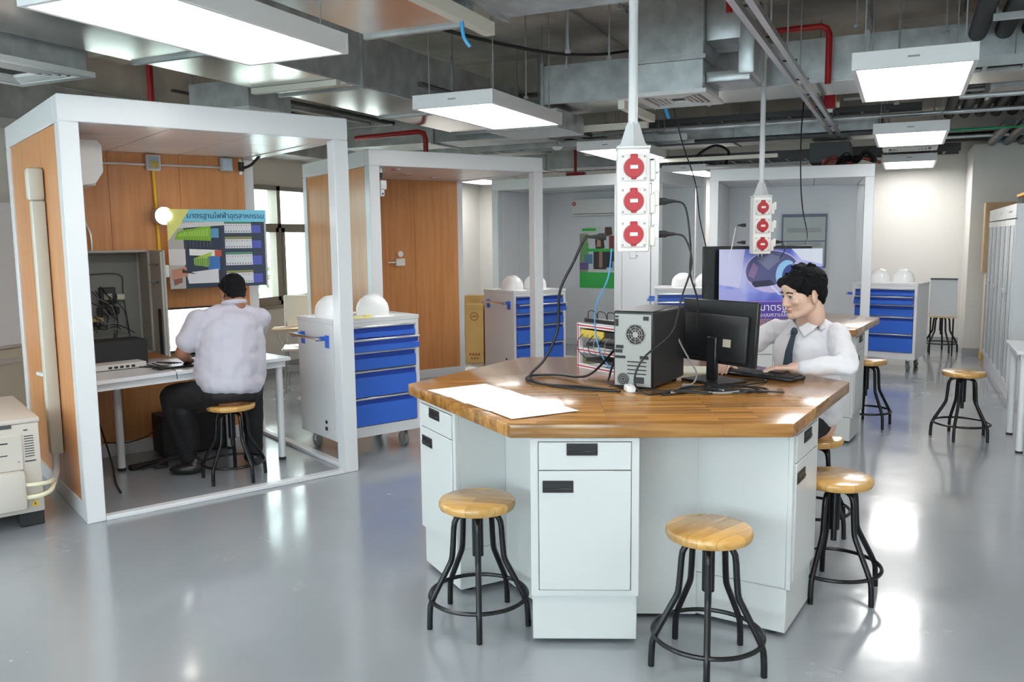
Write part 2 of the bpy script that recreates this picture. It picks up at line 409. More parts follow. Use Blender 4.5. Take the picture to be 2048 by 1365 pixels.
L1 = local(OB1, R(TH1)); L2 = local(OB2, R(TH2)); L3 = local(OB3, R(TH3)); L4 = local(OB4, R(TH4))

# ------------------------------------------------------------------ central workbenches
def hexv(cx, cy, s=1.039, a=202.7, k0=0):
    return [(cx + s * math.cos(R(a + 60 * k)), cy + s * math.sin(R(a + 60 * k))) for k in range(6)]
TC1 = (-1.171, 3.818); TC2 = (-1.13, 7.22)
TZ = .868; TT = .052
def workbench(cx, cy, which, first, core=True):
    V = hexv(0, 0)
    mb = MB()
    # local frame: x axis along the front edge so the staves run that way
    t = ob('worktop', mb.prism([(x, y) for x, y in hexv(0, 0, a=180)], TZ - TT, TZ, bev=.004), TOPW, None, (cx, cy, 0), (0, 0, R(22.7)))
    tag(t, 'large hexagonal teak worktop %s' % which, 'worktop', 'hexagonal worktops')
    pd = thing('pedestal_core', 'white central pedestal %s' % which, 'pedestal', (cx, cy, 0), 0, 'workbench pedestals')
    V = hexv(0, 0); ap = .643; has = lambda k: k % 6 != 3
    def dirs(k):
        a = Vector(V[k % 6]); b_ = Vector(V[(k + 1) % 6]); d = (b_ - a).normalized(); return a, d, Vector((d.y, -d.x))
    hvx = hexv(0, 0, ap / math.cos(PI / 6))
    for k in range(6):
        a, d, n = dirs(k); a2, d2, n2 = dirs(k + 1); o0 = .10 if k == 0 else .075; o2 = .10 if (k + 1) % 6 == 0 else .075
        base_ = n * ap; ce = a.dot(d)
        s0 = ce + o0 + .405 + .002 if has(k) else Vector(hvx[k]).dot(d)
        if has(k + 1):   # where the next cabinet's side plane meets this face plane
            p0 = a2 + d2 * (o2 - .002); # point on side plane, direction -n2 ; solve (p0 - n2*t).n = ap
            tt = (p0.dot(n) - ap) / n2.dot(n); s1 = (p0 - n2 * tt).dot(d)
        else: s1 = Vector(hvx[(k + 1) % 6]).dot(d)
        q = [base_ + d * s0, base_ + d * s1, base_ + d * s1 - n * .018, base_ + d * s0 - n * .018]
        ob('core_panel', MB().prism([(v.x, v.y) for v in q], .02, TZ - TT - .001), CABW, pd)
    mb = MB(); ob('core_top_plate', mb.prism(hexv(0, 0, .42), TZ - TT - .03, TZ - TT - .001), CABW, pd); ob('core_foot', MB().prism(hexv(0, 0, .2), 0, TZ - TT - .03), CABW, pd)
    return V
def cabinet_proto(label):
    # local: front faces -y at y=0, x 0..w, body goes +y
    t = thing('pedestal_cabinet', label, 'cabinet', (0, 0, 0), 0, 'white pedestal cabinets under the worktops'); w = .405; dp = .47; zt = TZ - TT - .004
    ob('body', B(0, w, .02, dp, .20, zt, bev=.003), CABW, t)
    ob('face_frame', B(0, .028, .004, .02, .20, zt).box(w - .028, w, .004, .02, .20, zt).box(.028, w - .028, .004, .02, .20, .222).box(.028, w - .028, .004, .02, zt - .012, zt), CABW, t)
    ob('plinth', B(.004, w - .004, .018, dp - .01, .020, .198, bev=.003), CABW, t)
    for x in (.05, w - .05):
        for y in (.08, dp - .08): ob('foot', MB().cyl((x, y, 0), (x, y, .021), .022, 12), BLACKM, t)
    dr = ob('drawer', B(.031, w - .031, -.002, .019, .692, zt - .015, bev=.002), CABW, t)
    dd = ob('door', B(.031, w - .031, -.002, .019, .225, .688, bev=.002), CABW, t)
    for par, x0, z0 in ((dr, .135, .748), (dd, .045, .606)):
        hb = MB().use(BLACKM).box(x0, x0 + .115, -.006, -.002, z0, z0 + .046, bev=.0015)
        hb.use(BLACK).box(x0 + .009, x0 + .106, -.0075, -.0045, z0 + .008, z0 + .038).box(x0 + .006, x0 + .109, -.011, -.006, z0 + .010, z0 + .018, bev=.002)
        ob('recessed_handle', hb, BLACKM, par)
    return t
CABL = ['near white cabinet between the two front stools', 'white cabinet at the right corner of the near workbench', 'white cabinet at the far right of the near workbench', 'white cabinet at the back of the near workbench, behind the computer rack', 'white cabinet at the far left of the near workbench', 'white cabinet at the left corner of the near workbench, beside the papers']
def place_cabs(c, V, edges, labs, proto=None):
    for e, lab in zip(edges, labs):
        a = Vector(V[e]); b_ = Vector(V[(e + 1) % 6]); d = (b_ - a).normalized(); n = Vector((d.y, -d.x))
        p = a + d * {0: .10}.get(e, .075) - n * .012
        loc = (c[0] + p.x, c[1] + p.y, 0); rz = math.atan2(d.y, d.x)
        if proto is None: proto = cabinet_proto(lab); proto.location = loc; proto.rotation_euler = (0, 0, rz)
        else: dup(proto, loc, rz, lab)
    return proto
V = workbench(*TC1, 'of the near workbench with the computer on it', True)
cab = place_cabs(TC1, V, (1, 2, 4, 5, 0), [CABL[i] for i in (0, 1, 3, 4, 5)])
V2 = workbench(*TC2, 'of the far workbench behind the student', False)
place_cabs(TC2, V2, (1, 2, 4, 5, 0), ['white cabinet %s of the far workbench' % s for s in ('at the front', 'at the right corner', 'at the back', 'at the far left', 'at the left corner')], cab)

# ------------------------------------------------------------------ stools
def stool_proto(label):
    t = thing('bar_stool', label, 'stool', group='round wooden stools'); 
    ob('seat', MB().lathe([(0, .462), (.135, .462), (.150, .468), (.155, .480), (.155, .490), (.150, .499), (.140, .503), (0, .503)], 40), SEATW, t)
    ob('screw_post', MB().cyl((0, 0, .22), (0, 0, .46), .013, 12), BLKPAINT, t)
    ob('centre_sleeve', MB().cyl((0, 0, .27), (0, 0, .45), .023, 16), BLKPAINT, t)
    ob('seat_plate', MB().cyl((0, 0, .452), (0, 0, .462), .07, 20), BLKPAINT, t)
    for k in range(5):
        a = k * 2 * PI / 5
        pr = [(.022, .446), (.045, .447), (.068, .444), (.086, .434), (.096, .416), (.100, .39), (.104, .33), (.108, .285), (.111, .268), (.118, .252), (.150, .196), (.183, .138), (.197, .110), (.203, .092), (.205, .075), (.207, .04), (.208, 0)]
        pts = [(r * math.cos(a), r * math.sin(a), z) for r, z in pr]
        ob('leg', MB().tube(pts, .0118, 10), BLKPAINT, t)
    ob('foot_ring', MB().torus((0, 0, .112), .198, .0085, 48, 8), BLKPAINT, t)
    return t
STOOLS = [((-1.525, 2.945), 9.4, 'stool with pale wooden seat at the left side of the near workbench'),
          ((-.60, 2.965), 65.4, 'stool nearest the camera, yellowish wooden seat, in front of the right panels'),
          ((-.235, 3.835), 34, 'stool with wooden seat at the right side of the near workbench'),
          ((.44, 7.22), 38, 'lone stool standing in the open aisle at the right'),
          ((-.25, 7.43), 24, 'stool at the right end of the far workbench, just behind the student'),
          ((-.405, 4.63), 40, 'stool the student is sitting on, mostly hidden by the worktop'),
          ((-3.975, 4.19), 59, 'stool the man in the booth is sitting on'),
          ((.47, 12.55), 10, 'small dark legged stool by the back wall, right of the far cart')]
st0 = None
for (x, y), a, lab in STOOLS:
    if st0 is None: st0 = stool_proto(lab); st0.location = (x, y, 0); st0.rotation_euler = (0, 0, R(a))
    else: st_ = dup(st0, (x, y, 0), R(a), lab); st_.scale = (1, 1, 1.09 if 'just behind the student' in lab else 1.0 if 'man' in lab or 'student' in lab else 1.028)
st0.scale = (1, 1, 1.028)

# ------------------------------------------------------------------ tool carts and helmets
def cart_proto(label, open_drawer=1):
    t = thing('tool_cart', label, 'tool cart', group='blue and grey tool carts'); w, d, z0, z1 = .70, .57, .14, 1.0
    f = .03
    ob('body', B(0, w, .02, d, z0, z1 - .025, bev=.004).box(0, f, -.0, .02, z0, z1 - .025).box(w - f, w, 0, .02, z0, z1 - .025).box(f, w - f, 0, .02, z0, z0 + .075).box(f, w - f, 0, .02, z1 - .055, z1 - .025), CARTG, t)
    ob('top_tray', B(-.004, w + .004, -.004, d + .004, z1 - .03, z1 - .012, bev=.003).box(-.004, w + .004, -.004, .004, z1 - .012, z1).box(-.004, w + .004, d - .004, d + .004, z1 - .012, z1).box(-.004, .004, .004, d - .004, z1 - .012, z1).box(w - .004, w + .004, .004, d - .004, z1 - .012, z1), CARTG, t)
    zs = [(.862, .942), (.765, .855), (.630, .758), (.432, .622), (.222, .424)]
    for i, (a, b_) in enumerate(zs):
        o_ = -.055 if i == open_drawer else 0
        mb = MB().use(BLUE).box(f + .004, w - f - .004, -.012 + o_, .018, a, b_ - .046, bev=.002)
        mb.use(BLUED).box(f + .004, w - f - .004, .010 + o_, .018, b_ - .046, b_)
        if i == open_drawer: mb.use(BLUED).box(f + .01, w - f - .01, o_ + .014, .018, a, b_ - .046)
        dr = ob('drawer', mb, BLUE, t)
        ob('drawer_handle', B(f + .004, w - f - .004, -.020 + o_, .004 + o_, b_ - .012, b_ + .002, bev=.003), ALU, dr)
    for s_ in (.09, d - .09):
        ob('handle_bracket', MB().prism([(-.0, s_ - .02), (-.0, s_ + .02), (-.085, s_ + .008), (-.085, s_ - .008)], .855, .885).box(-.004, 0, s_ - .03, s_ + .03, .80, .89), BLUE, t)
    ob('push_handle', MB().cyl((-.078, .05, .872), (-.078, d - .05, .872), .012, 12), CHROME, t)
    ob('lock', MB().cyl((-.006, d * .25, .26), (.0, d * .25, .26), .012, 10).box(-.008, 0, d * .25 - .012, d * .25 + .012, .20, .225), BLACKM, t)
    for x, y in ((.09, .09), (w - .09, .09), (.09, d - .09), (w - .09, d - .09)):
        cs = ob('caster', MB().box(x - .035, x + .035, y - .035, y + .035, z0 - .012, z0).box(x - .022, x - .018, y - .02, y + .03, .05, z0 - .01).box(x + .018, x + .022, y - .02, y + .03, .05, z0 - .01), CHROME, t)
        ob('wheel', MB().cyl((x - .015, y + .012, .055), (x + .015, y + .012, .055), .055, 24).cyl((x - .017, y + .012, .055), (x + .017, y + .012, .055), .022, 12), RUBBER, cs)
    return t
CARTS = [((-3.59, 4.795), 63.35, 'tool cart with hard hats and an open drawer beside the man’s booth'.replace('’', "'")),
         ((-3.74, 8.14), 60, 'tool cart between the second booth post and the green poster'),
         ((-2.45, 9.00), 14, 'tool cart behind the computer tower, mostly hidden by screens'),
         ((-.54, 10.63), -13, 'tool cart at the far right in front of the back wall')]
ct = None
for (x, y), a, lab in CARTS:
    if ct is None: ct = cart_proto(lab); ct.location = (x, y, 0); ct.rotation_euler = (0, 0, R(a))
    else: dup(ct, (x, y, 0), R(a), lab)
def helmet_proto(label):
    t = thing('hard_hat', label, 'hard hat', group='white hard hats on the carts'); HW = mat('helmet white', (.88, .88, .88), .25)
    prof = [(.128, 0), (.130, .015), (.128, .05), (.118, .085), (.095, .118), (.06, .140), (.025, .150), (0, .152)]
    ob('shell', MB().lathe([(0.0, .012)] + prof, 32, (0, 0, .012), .86, 1.0), HW, t)
    ob('brim', MB().lathe([(0, .0), (.152, 0), (.156, .005), (.150, .012), (.10, .02), (0, .02)], 32, (0, .012, 0), .82, 1.06).prism([(-.09, -.12), (-.075, -.165), (-.03, -.19), (.03, -.19), (.075, -.165), (.09, -.12)], 0, .014, bev=.004), HW, t)
    for dx in (-.028, 0, .028):
        pts = [(dx, -.105, .075), (dx, -.075, .128), (dx, -.03, .158), (dx, .03, .160), (dx, .085, .12), (dx, .11, .075)]
        ob('ridge', MB().tube(catmull(pts, 3), .006, 6), HW, t)
    return t
HELM = [((.43, .20), 0, 200, 'hard hat on the nearest cart, right one, fully visible'),
        ((.14, .28), 0, 210, 'hard hat on the nearest cart, left one, hidden behind the booth post'),
        ((.16, .25), 1, 190, 'hard hat on the cart near the green poster, left one'),
        ((.47, .25), 1, 200, 'hard hat on the cart near the green poster, right one behind the post'),
        ((.30, .25), 2, 60, 'hard hat on the cart behind the computer tower, left one'),
        ((.55, .25), 2, 60, 'hard hat on the cart behind the computer tower, right one beside the big screen'),
        ((.22, .30), 3, 60, 'hard hat on the far right cart, left one'),
        ((.48, .28), 3, 60, 'hard hat on the far right cart, right one')]
hm = None
for (u, v), ci, a, lab in HELM:
    (ox, oy), an, _ = CARTS[ci]; p = local((ox, oy), R(an))(u, v); loc = (p[0], p[1], .989)
    if hm is None: hm = helmet_proto(lab); hm.location = loc; hm.rotation_euler = (0, 0, R(an + a))
    else: dup(hm, loc, R(an + a), lab)
p = local(CARTS[0][0], R(63.35))(.30, .12)
tag(ob('leather_gloves', MB().box(-.09, .16, -.05, .06, 0, .012, bev=.005).box(.02, .17, -.02, .04, .012, .022, bev=.004), colm((.80, .72, .25)), None, (p[0], p[1], .989), (0, 0, R(63))), 'folded pale yellow gloves on the nearest cart beside the hard hat', 'gloves')

# ------------------------------------------------------------------ papers on the worktop
base = Vector((-1.86, 3.40, TZ)); pang = R(-34.3)
for i in range(4):
    t_ = i / 3.0
    cx, cy = -1.78 + .46 * t_ , 3.365 - .325 * t_
    tag(ob('paper_sheet', B(-.105, .105, -.15, .15, 0, .0012), PAPER, None, (cx, cy, TZ + .0008 + .0014 * i), (0, 0, R(-36 + [2, -3, 1, -1][i] + (0)))),
        ['leftmost sheet of the white papers lying on the near worktop', 'second sheet from the left of the papers on the near worktop', 'third sheet from the left of the papers on the near worktop', 'rightmost sheet of the white papers on the near worktop'][i], 'paper', 'papers on the worktop')
    for sd_, nm in ((-1, 0),):
        pass
tag(ob('paper_pad', B(-.15, .15, -.105, .105, 0, .008), colm((.85, .85, .68)), None, (-1.02, 4.28, TZ), (0, 0, R(15))), 'cream writing pad behind the computer tower and monitor', 'pad')

# ------------------------------------------------------------------ computer tower
t = thing('computer_tower', 'black desktop computer tower showing its grey rear panel', 'computer', (-1.0, 3.65, TZ), R(84))
# local: x along the side (depth .40), y from rear-right corner to left (0..-?) ; the rear panel is the face x=0
TW, TD, THt = .19, .40, .355
ob('case', B(.0, TD, 0, TW, .008, THt, bev=.006), BLACK, t)
ob('side_panel', B(.004, TD - .004, -.004, 0, .014, THt - .008, bev=.002), BLACKM, t)
for x in (.04, TD - .04):
    for y in (.03, TW - .03): ob('foot', MB().cyl((x, y, 0), (x, y, .01), .012, 10), BLACKM, t)
PANEL = mat('rear panel steel', (.33, .33, .32), .45, .4)
rp = ob('rear_panel', B(-.003, .001, .008, TW - .008, .016, THt - .014), PANEL, t)
fan = MB().use(BLACKM).tube([(-.004, .082, .245), (-.0045, .082, .245)], .048, 6)
ob('fan_recess', MB().cyl((-.003, .082, .250), (-.0045, .082, .250), .048, 6), BLACKM, rp)
gr = MB()
for k in range(1, 5): gr.torus((-.006, .082, .250), .011 * k, .0016, 24, 4, 'X')
for k in range(8):
    a = k * PI / 4; gr.cyl((-.006, .082 + .01 * math.cos(a), .25 + .01 * math.sin(a)), (-.006, .082 + .046 * math.cos(a), .25 + .046 * math.sin(a)), .0016, 4)
gr.cyl((-.007, .082, .25), (-.005, .082, .25), .014, 16)
ob('fan_grille', gr, PANEL, rp)
ps = MB().use(BLACKM)
for y0, y1, z0, z1 in ((.165, .180, .325, .333), (.165, .180, .285, .318), (.145, .18, .165, .180), (.13, .18, .14, .152), (.14, .176, .185, .20), (.02, .045, .315, .333), (.02, .06, .14, .155)): ps.box(-.006, -.002, y0, y1, z0, z1)
for k in range(4): ps.box(-.006, -.002, .03, .12, .070 + k * .018, .075 + k * .018)
ps.cyl((-.004, .14, .045), (-.006, .14, .045), .028, 20); ps.box(-.006, -.002, .04, .085, .03, .058)
ob('ports', ps, BLACKM, rp)['kind'] = 'stuff'
tx = MB().use(PANEL)
for k in range(3): tx.torus((-.006, .14, .045), .008 * (k + 1), .0012, 16, 4, 'X')
ob('supply_fan_grille', tx, PANEL, rp)

# desktop rack with red and white frame
t = thing('equipment_rack', 'small white rack frame with red edge stripes and network gear beside the tower', 'rack', (-1.565, 4.21, TZ), R(-33))
RW = .40; RD = .30
for x in (0, RW - .02):
    for y in (0, RD - .02):
        u_ = ob('upright', B(x, x + .02, y, y + .02, 0, .235), WHITE, t)
        ob('red_stripe', B(x + .007, x + .013, y - .0015, y, 0, .235), REDS, u_)
for z in (.0, .085, .215):
    s_ = ob('rail', B(0, RW, -.001, .02, z, z + .022), WHITE, t); ob('red_stripe', B(0, RW, -.0025, -.001, z + .008, z + .014), REDS, s_)
    ob('shelf', B(.0, RW, .02, RD, z, z + .006), WHITE, t)
ob('patch_panel', B(.02, RW - .02, .01, .12, .175, .205, bev=.002), BLACKM, t)
ob('switch_box', B(.03, .22, .0, .15, .165, .205, bev=.002), colm((.62, .45, .08)), t)
for z in (.035, .118): ob('tray_device', B(.05, RW - .03, .02, .22, z, z + .018, bev=.002), BLACKM, t)
ob('power_bar', B(.02, RW, .03, .075, .240, .262, bev=.003), BLACK, t)
for k in range(6):
    x = .05 + .045 * k; pts = [(x, .0, .18), (x + .01, -.04, .15), (x + .03, -.05, .10), (x + .05, -.02, .06 + .01 * k)]
    ob('patch_lead', MB().tube(catmull(pts, 5), .0022, 5), GCABLE if k % 2 else CABLE, t)
for k in range(4):
    x = .03 + .08 * k; pts = [(x, .05, .262), (x + .02, .04, .30), (x + .06, .05, .295), (x + .08, .05, .262)]
    ob('patch_lead', MB().tube(catmull(pts, 5), .0022, 5), CABLE, t)

# monitor on the near workbench (back towards the camera)
def monitor(name, label, center, ang, w, h, lit=False, base_dir=1, tilt=0, stand=True, zc=None, logo=True):
    t = thing(name, label, 'monitor', (center[0], center[1], TZ if zc is None else zc[1]), R(ang)); z = (zc[0] if zc else .18) 
    sc = MB()
    M = Matrix.Translation((0, 0, z)) @ Matrix.Rotation(R(tilt), 4, 'X')
    sc.M = M; sc.box(-w / 2, w / 2, -.012, .012, -h / 2, h / 2, bev=.004); sc.box(-w * .42, w * .42, -.030, -.010, -h * .45, h * .28, bev=.008)
    hs = ob('housing', sc, BLACK, t)
    s2 = MB(); s2.M = M; s2.box(-w / 2 + .012, w / 2 - .012, .012, .0135, -h / 2 + .016, h / 2 - .012); ob('screen', s2, SCREEN if lit else DGREY, hs)
    if lit:
        s3 = MB(); s3.M = M; s3.box(-w / 2 + .014, w / 2 - .014, .0134, .0142, h / 2 - .05, h / 2 - .035).box(-w / 2 + .02, -w / 2 + .06, .0134, .0142, -h / 2 + .03, -h / 2 + .05); ob('toolbar', s3, SCREEN2, hs)
    if logo:
        s4 = MB(); s4.M = M; s4.box(w * .12, w * .125 + .045, -.0312, -.030, -h * .22, -h * .10); ob('rating_label', s4, colm((.45, .40, .32)), hs)
    if stand:
        ob('stand_neck', B(-.03, .03, -.055, -.030, .012, z - .02, bev=.005), BLACK, t)
        ob('stand_base', B(-.12, .12, -.13, .07, 0, .012, bev=.005), BLACK, t)
    return t
monitor('monitor', 'black monitor seen from behind on the near worktop, facing the student', (-.785, 4.03), -31.3, .46, .30, tilt=-4, zc=(.235, TZ))
# keyboard and mouse
t = thing('keyboard', 'black keyboard under the student’s left hand'.replace('’', "'"), 'keyboard', (-.64, 4.245, TZ), R(-22))
ob('case', B(-.225, .225, -.07, .07, 0, .016, bev=.006), BLACK, t)
mb = MB()
for r_ in range(5):
    for c_ in range(15): mb.box(-.212 + .0285 * c_, -.188 + .0285 * c_, -.055 + .023 * r_, -.036 + .023 * r_, .015, .021)
k_ = ob('keys', mb, BLACKM, t, smooth=False)
k_['kind'] = 'stuff'
# ------------------------------------------------------------------ hanging socket columns
def socket_column(loc, zb, ztop, label):
    t = thing('socket_column', label, 'socket column', (loc[0], loc[1], 0), R(20), 'ceiling hung socket columns'); w = .0725; hh = .46; zt = zb + hh
    ob('box', B(-w, w, -w, w, zb, zt, bev=.006), SOCK, t)
    ob('cover', B(-w - .004, w + .004, -w - .004, w + .004, zt, zt + .012, bev=.004), SOCK, t)
    ob('pole', MB().cyl((0, 0, zt + .06), (0, 0, ztop), .021, 20), WHITE, t)
    ob('cone', MB().lathe([(.072, zt + .012), (.055, zt + .03), (.030, zt + .11), (.022, zt + .125)], 4), WHITE, t)
    ob('ceiling_flange', MB().lathe([(.022, ztop - .11), (.06, ztop - .03), (.095, ztop), (0, ztop)], 4), WHITE, t)
    ob('drop_rod', MB().cyl((0, 0, ztop), (0, 0, ZC), .016, 10), ALU, t)
    for k in range(3):
        zc = zt - .085 - k * .148
        pl = ob('red_socket', B(-.058, .058, -w - .012, -w, zc - .058, zc + .058, bev=.004), SOCK, t)
        ob('socket_lid', MB().cyl((0, -w - .012, zc), (0, -w - .036, zc), .046, 28, .042).box(-.016, .016, -w - .034, -w - .012, zc + .03, zc + .058, bev=.003).box(-.012, .012, -w - .03, -w - .012, zc - .052, zc - .03, bev=.003), REDS, pl)
        ob('socket_label', B(-.017, .017, -w - .0372, -w - .036, zc - .007, zc + .009), colm((.8, .78, .75)), pl)
        sc_ = MB()
        for dx in (-.048, .048):
            for dz in (-.048, .048): sc_.cyl((dx, -w - .012, zc + dz), (dx, -w - .0145, zc + dz), .005, 8)
        ob('screws', sc_, GREY, pl)
        for sgn in (1,):
            pl2 = ob('side_outlet', B(sgn * w, sgn * (w + .028), -.05, .05, zc - .055, zc + .035, bev=.006), SOCK, t)
            ob('outlet_cap', B(sgn * (w + .02), sgn * (w + .045), -.045, .045, zc - .02, zc + .045, bev=.008), SOCK, pl2)
        pb = ob('rear_outlet', B(-.05, .05, w, w + .02, zc - .05, zc + .05, bev=.005), SOCK, t)
    ob('drip_hook', MB().tube([(-.012, 0, zb), (-.012, 0, zb - .03), (.016, 0, zb - .03), (.016, 0, zb)], .0025, 6), CHROME, t)
    return t
P1 = (-1.142, 3.80); P2 = (-1.085, 7.215)
socket_column(P1, 1.485, 3.06, 'white socket column with three red sockets hanging over the near workbench')
socket_column(P2, 1.405, 3.06, 'white socket column with three red sockets hanging over the far workbench')

# cables
def cable(label, pts, r=.0045, m=CABLE, name='cable', n=7, plug=None, group=None):
    t = ob(name, MB().use(m).tube(catmull(pts, n), r, 7), m); tag(t, label, 'cable', group)
    return t
def plug(label, p, d, m=BLACKM, s_=1.0, group='plugs in the socket columns'):
    d = Vector(d).normalized(); p = Vector(p)
    mb = MB().tube([p, p + d * .03 * s_, p + d * .04 * s_, p + d * .075 * s_], .012, 8, rad=[.016 * s_, .016 * s_, .011 * s_, .006 * s_]); o = ob('plug', mb, m); tag(o, label, 'plug', group); return p + d * .07 * s_
rr = Vector((.94, .34, 0)); zt = 1.945
q1 = plug('black plug in the middle right outlet of the near socket column', Vector((P1[0], P1[1], 1.712)) + rr * .12, rr)
q2 = plug('black plug in the lowest right outlet of the near socket column', Vector((P1[0], P1[1], 1.564)) + rr * .12, rr)
q3 = plug('black plug in the left side of the near socket column', Vector((P1[0], P1[1], 1.555)) - rr * .12, -rr)
def W(x, y, z): return (x, y, z)
cable('black cable looping from the middle right outlet down to the monitor', [q1, q1 + rr * .05 + Vector((0, 0, -.03)), (-.895, 3.90, 1.50), (-.90, 3.92, 1.38), (-.87, 3.95, 1.25), (-.88, 3.97, 1.12)], .0045)
cable('black cable from the lowest right outlet down across the tower side', [q2, q2 + rr * .05 + Vector((0, 0, -.02)), (-.88, 3.86, 1.43), (-.91, 3.80, 1.28), (-.93, 3.70, 1.13), (-1.03, 3.60, 1.02), (-1.06, 3.57, .92), (-1.0, 3.53, .876), (-.92, 3.60, .875)], .0045)
cable('black cable drooping from the left side of the column to the worktop', [q3, q3 - rr * .03 + Vector((0, 0, -.01)), (-1.40, 3.72, 1.44), (-1.47, 3.72, 1.30), (-1.49, 3.74, 1.12), (-1.54, 3.70, .98), (-1.60, 3.66, .90), (-1.50, 3.60, .876), (-1.30, 3.60, .876), (-1.12, 3.55, .876)], .0065)
cable('light blue network cable hanging from the column to the rack', [(P1[0] - .09, P1[1] - .03, 1.50), (-1.26, 3.80, 1.36), (-1.34, 3.86, 1.22), (-1.36, 3.92, 1.08), (-1.33, 3.92, .98), (-1.28, 3.90, .92)], .0035, BCABLE)
cable('black cable looped at the left on the worktop below the rack', [(-1.12, 3.56, .876), (-1.35, 3.55, .876), (-1.60, 3.66, .876), (-1.66, 3.80, .876), (-1.55, 3.88, .876), (-1.35, 3.78, .90), (-1.25, 3.90, 1.02), (-1.24, 3.98, 1.03)], .006)
cable('thin black cable hanging beside the rack', [(-1.22, 3.92, 1.03), (-1.24, 3.86, .98), (-1.25, 3.80, .90), (-1.22, 3.72, .876), (-1.05, 3.58, .876)], .005)
random.seed(11)
for k in range(7):
    a0 = random.uniform(0, 6.28); cx, cy = -.93 + .04 * k, 3.66 + .045 * k; pts = []
    for j in range(7):
        a = a0 + j * 1.05; rr_ = .08 + .05 * random.random(); x = cx + rr_ * math.cos(a) * 1.2 + .02 * j; y = cy + rr_ * math.sin(a) * .55 - .02 * k
        # keep clear of the tower body
        if x < -.88 and y > 3.62: y = 3.60 - .01 * j; 
        pts.append((x, y, TZ + .006 + .004 * ((j + k) % 3)))
    cable(['black cable of the tangle, lying nearest the tower foot', 'black cable of the tangle, one step right of the tower foot', 'grey loop in the tangle in front of the tower side', 'black loop in the middle of the cable tangle', 'black cable of the tangle left of the monitor base', 'black cable of the tangle touching the monitor base', 'rightmost loop of the cable tangle, under the monitor'][k], pts, .0042, GCABLE if k == 2 else CABLE, group='tangled cables on the worktop')
cable('black cable lying in a loop in front of the monitor stand', [(-.80, 3.80, .874), (-.70, 3.86, .874), (-.60, 3.98, .874), (-.57, 4.08, .874), (-.62, 4.10, .874), (-.70, 4.06, .874)], .004)
cable('grey cable hanging down the back of the monitor', [(-.985, 4.05, 1.16), (-.97, 3.98, 1.08), (-.91, 3.95, .98), (-.865, 3.92, .92), (-.87, 3.88, .876), (-.90, 3.80, .874)], .004, GCABLE)
tag(ob('power_adapter', B(-.02, .02, -.035, .035, 0, .03, bev=.005), mat('white plastic', (.8, .8, .8), .4), None, (-1.09, 3.60, TZ + .0), (0, 0, R(30))), 'small white adapter at the foot of the tower rear', 'adapter')
for k, (zz, s_) in enumerate(((1.64, -1), (1.50, -1), (1.50, 1))):
    d = rr * s_; plug(['black plug in the upper left outlet of the far socket column', 'black plug in the lower left outlet of the far socket column', 'black plug in the right outlet of the far socket column'][k], Vector((P2[0], P2[1], zz)) + d * .118, d, s_=.9)
cable('pale cable from the far column down to the big screen', [(P2[0] - .19, P2[1] - .06, 1.62), (P2[0] - .21, P2[1] - .06, 1.50), (P2[0] - .24, P2[1] - .03, 1.36)], .004, mat('white plastic', (.8, .8, .8), .4))
cable('black cable from the right side of the far column', [(P2[0] + .17, P2[1] + .06, 1.49), (P2[0] + .19, P2[1] + .06, 1.44), (P2[0] + .15, P2[1] + .06, 1.36)], .004)
cable('black cable hanging from the ceiling to the left edge of the big screen', [(-1.76, 6.87, 2.66), (-1.73, 6.9, 2.55), (-1.68, 6.98, 2.3), (-1.60, 7.1, 2.0), (-1.575, 7.18, 1.7), (-1.53, 7.24, 1.46)], .005)
cable('black cable hanging from the ceiling in front of the framed panel', [(-.90, 8.46, 2.885), (-.90, 8.25, 2.5), (-.89, 8.2, 2.1), (-.86, 8.15, 1.8), (-.79, 7.95, 1.55), (-.79, 7.66, 1.40)], .006)

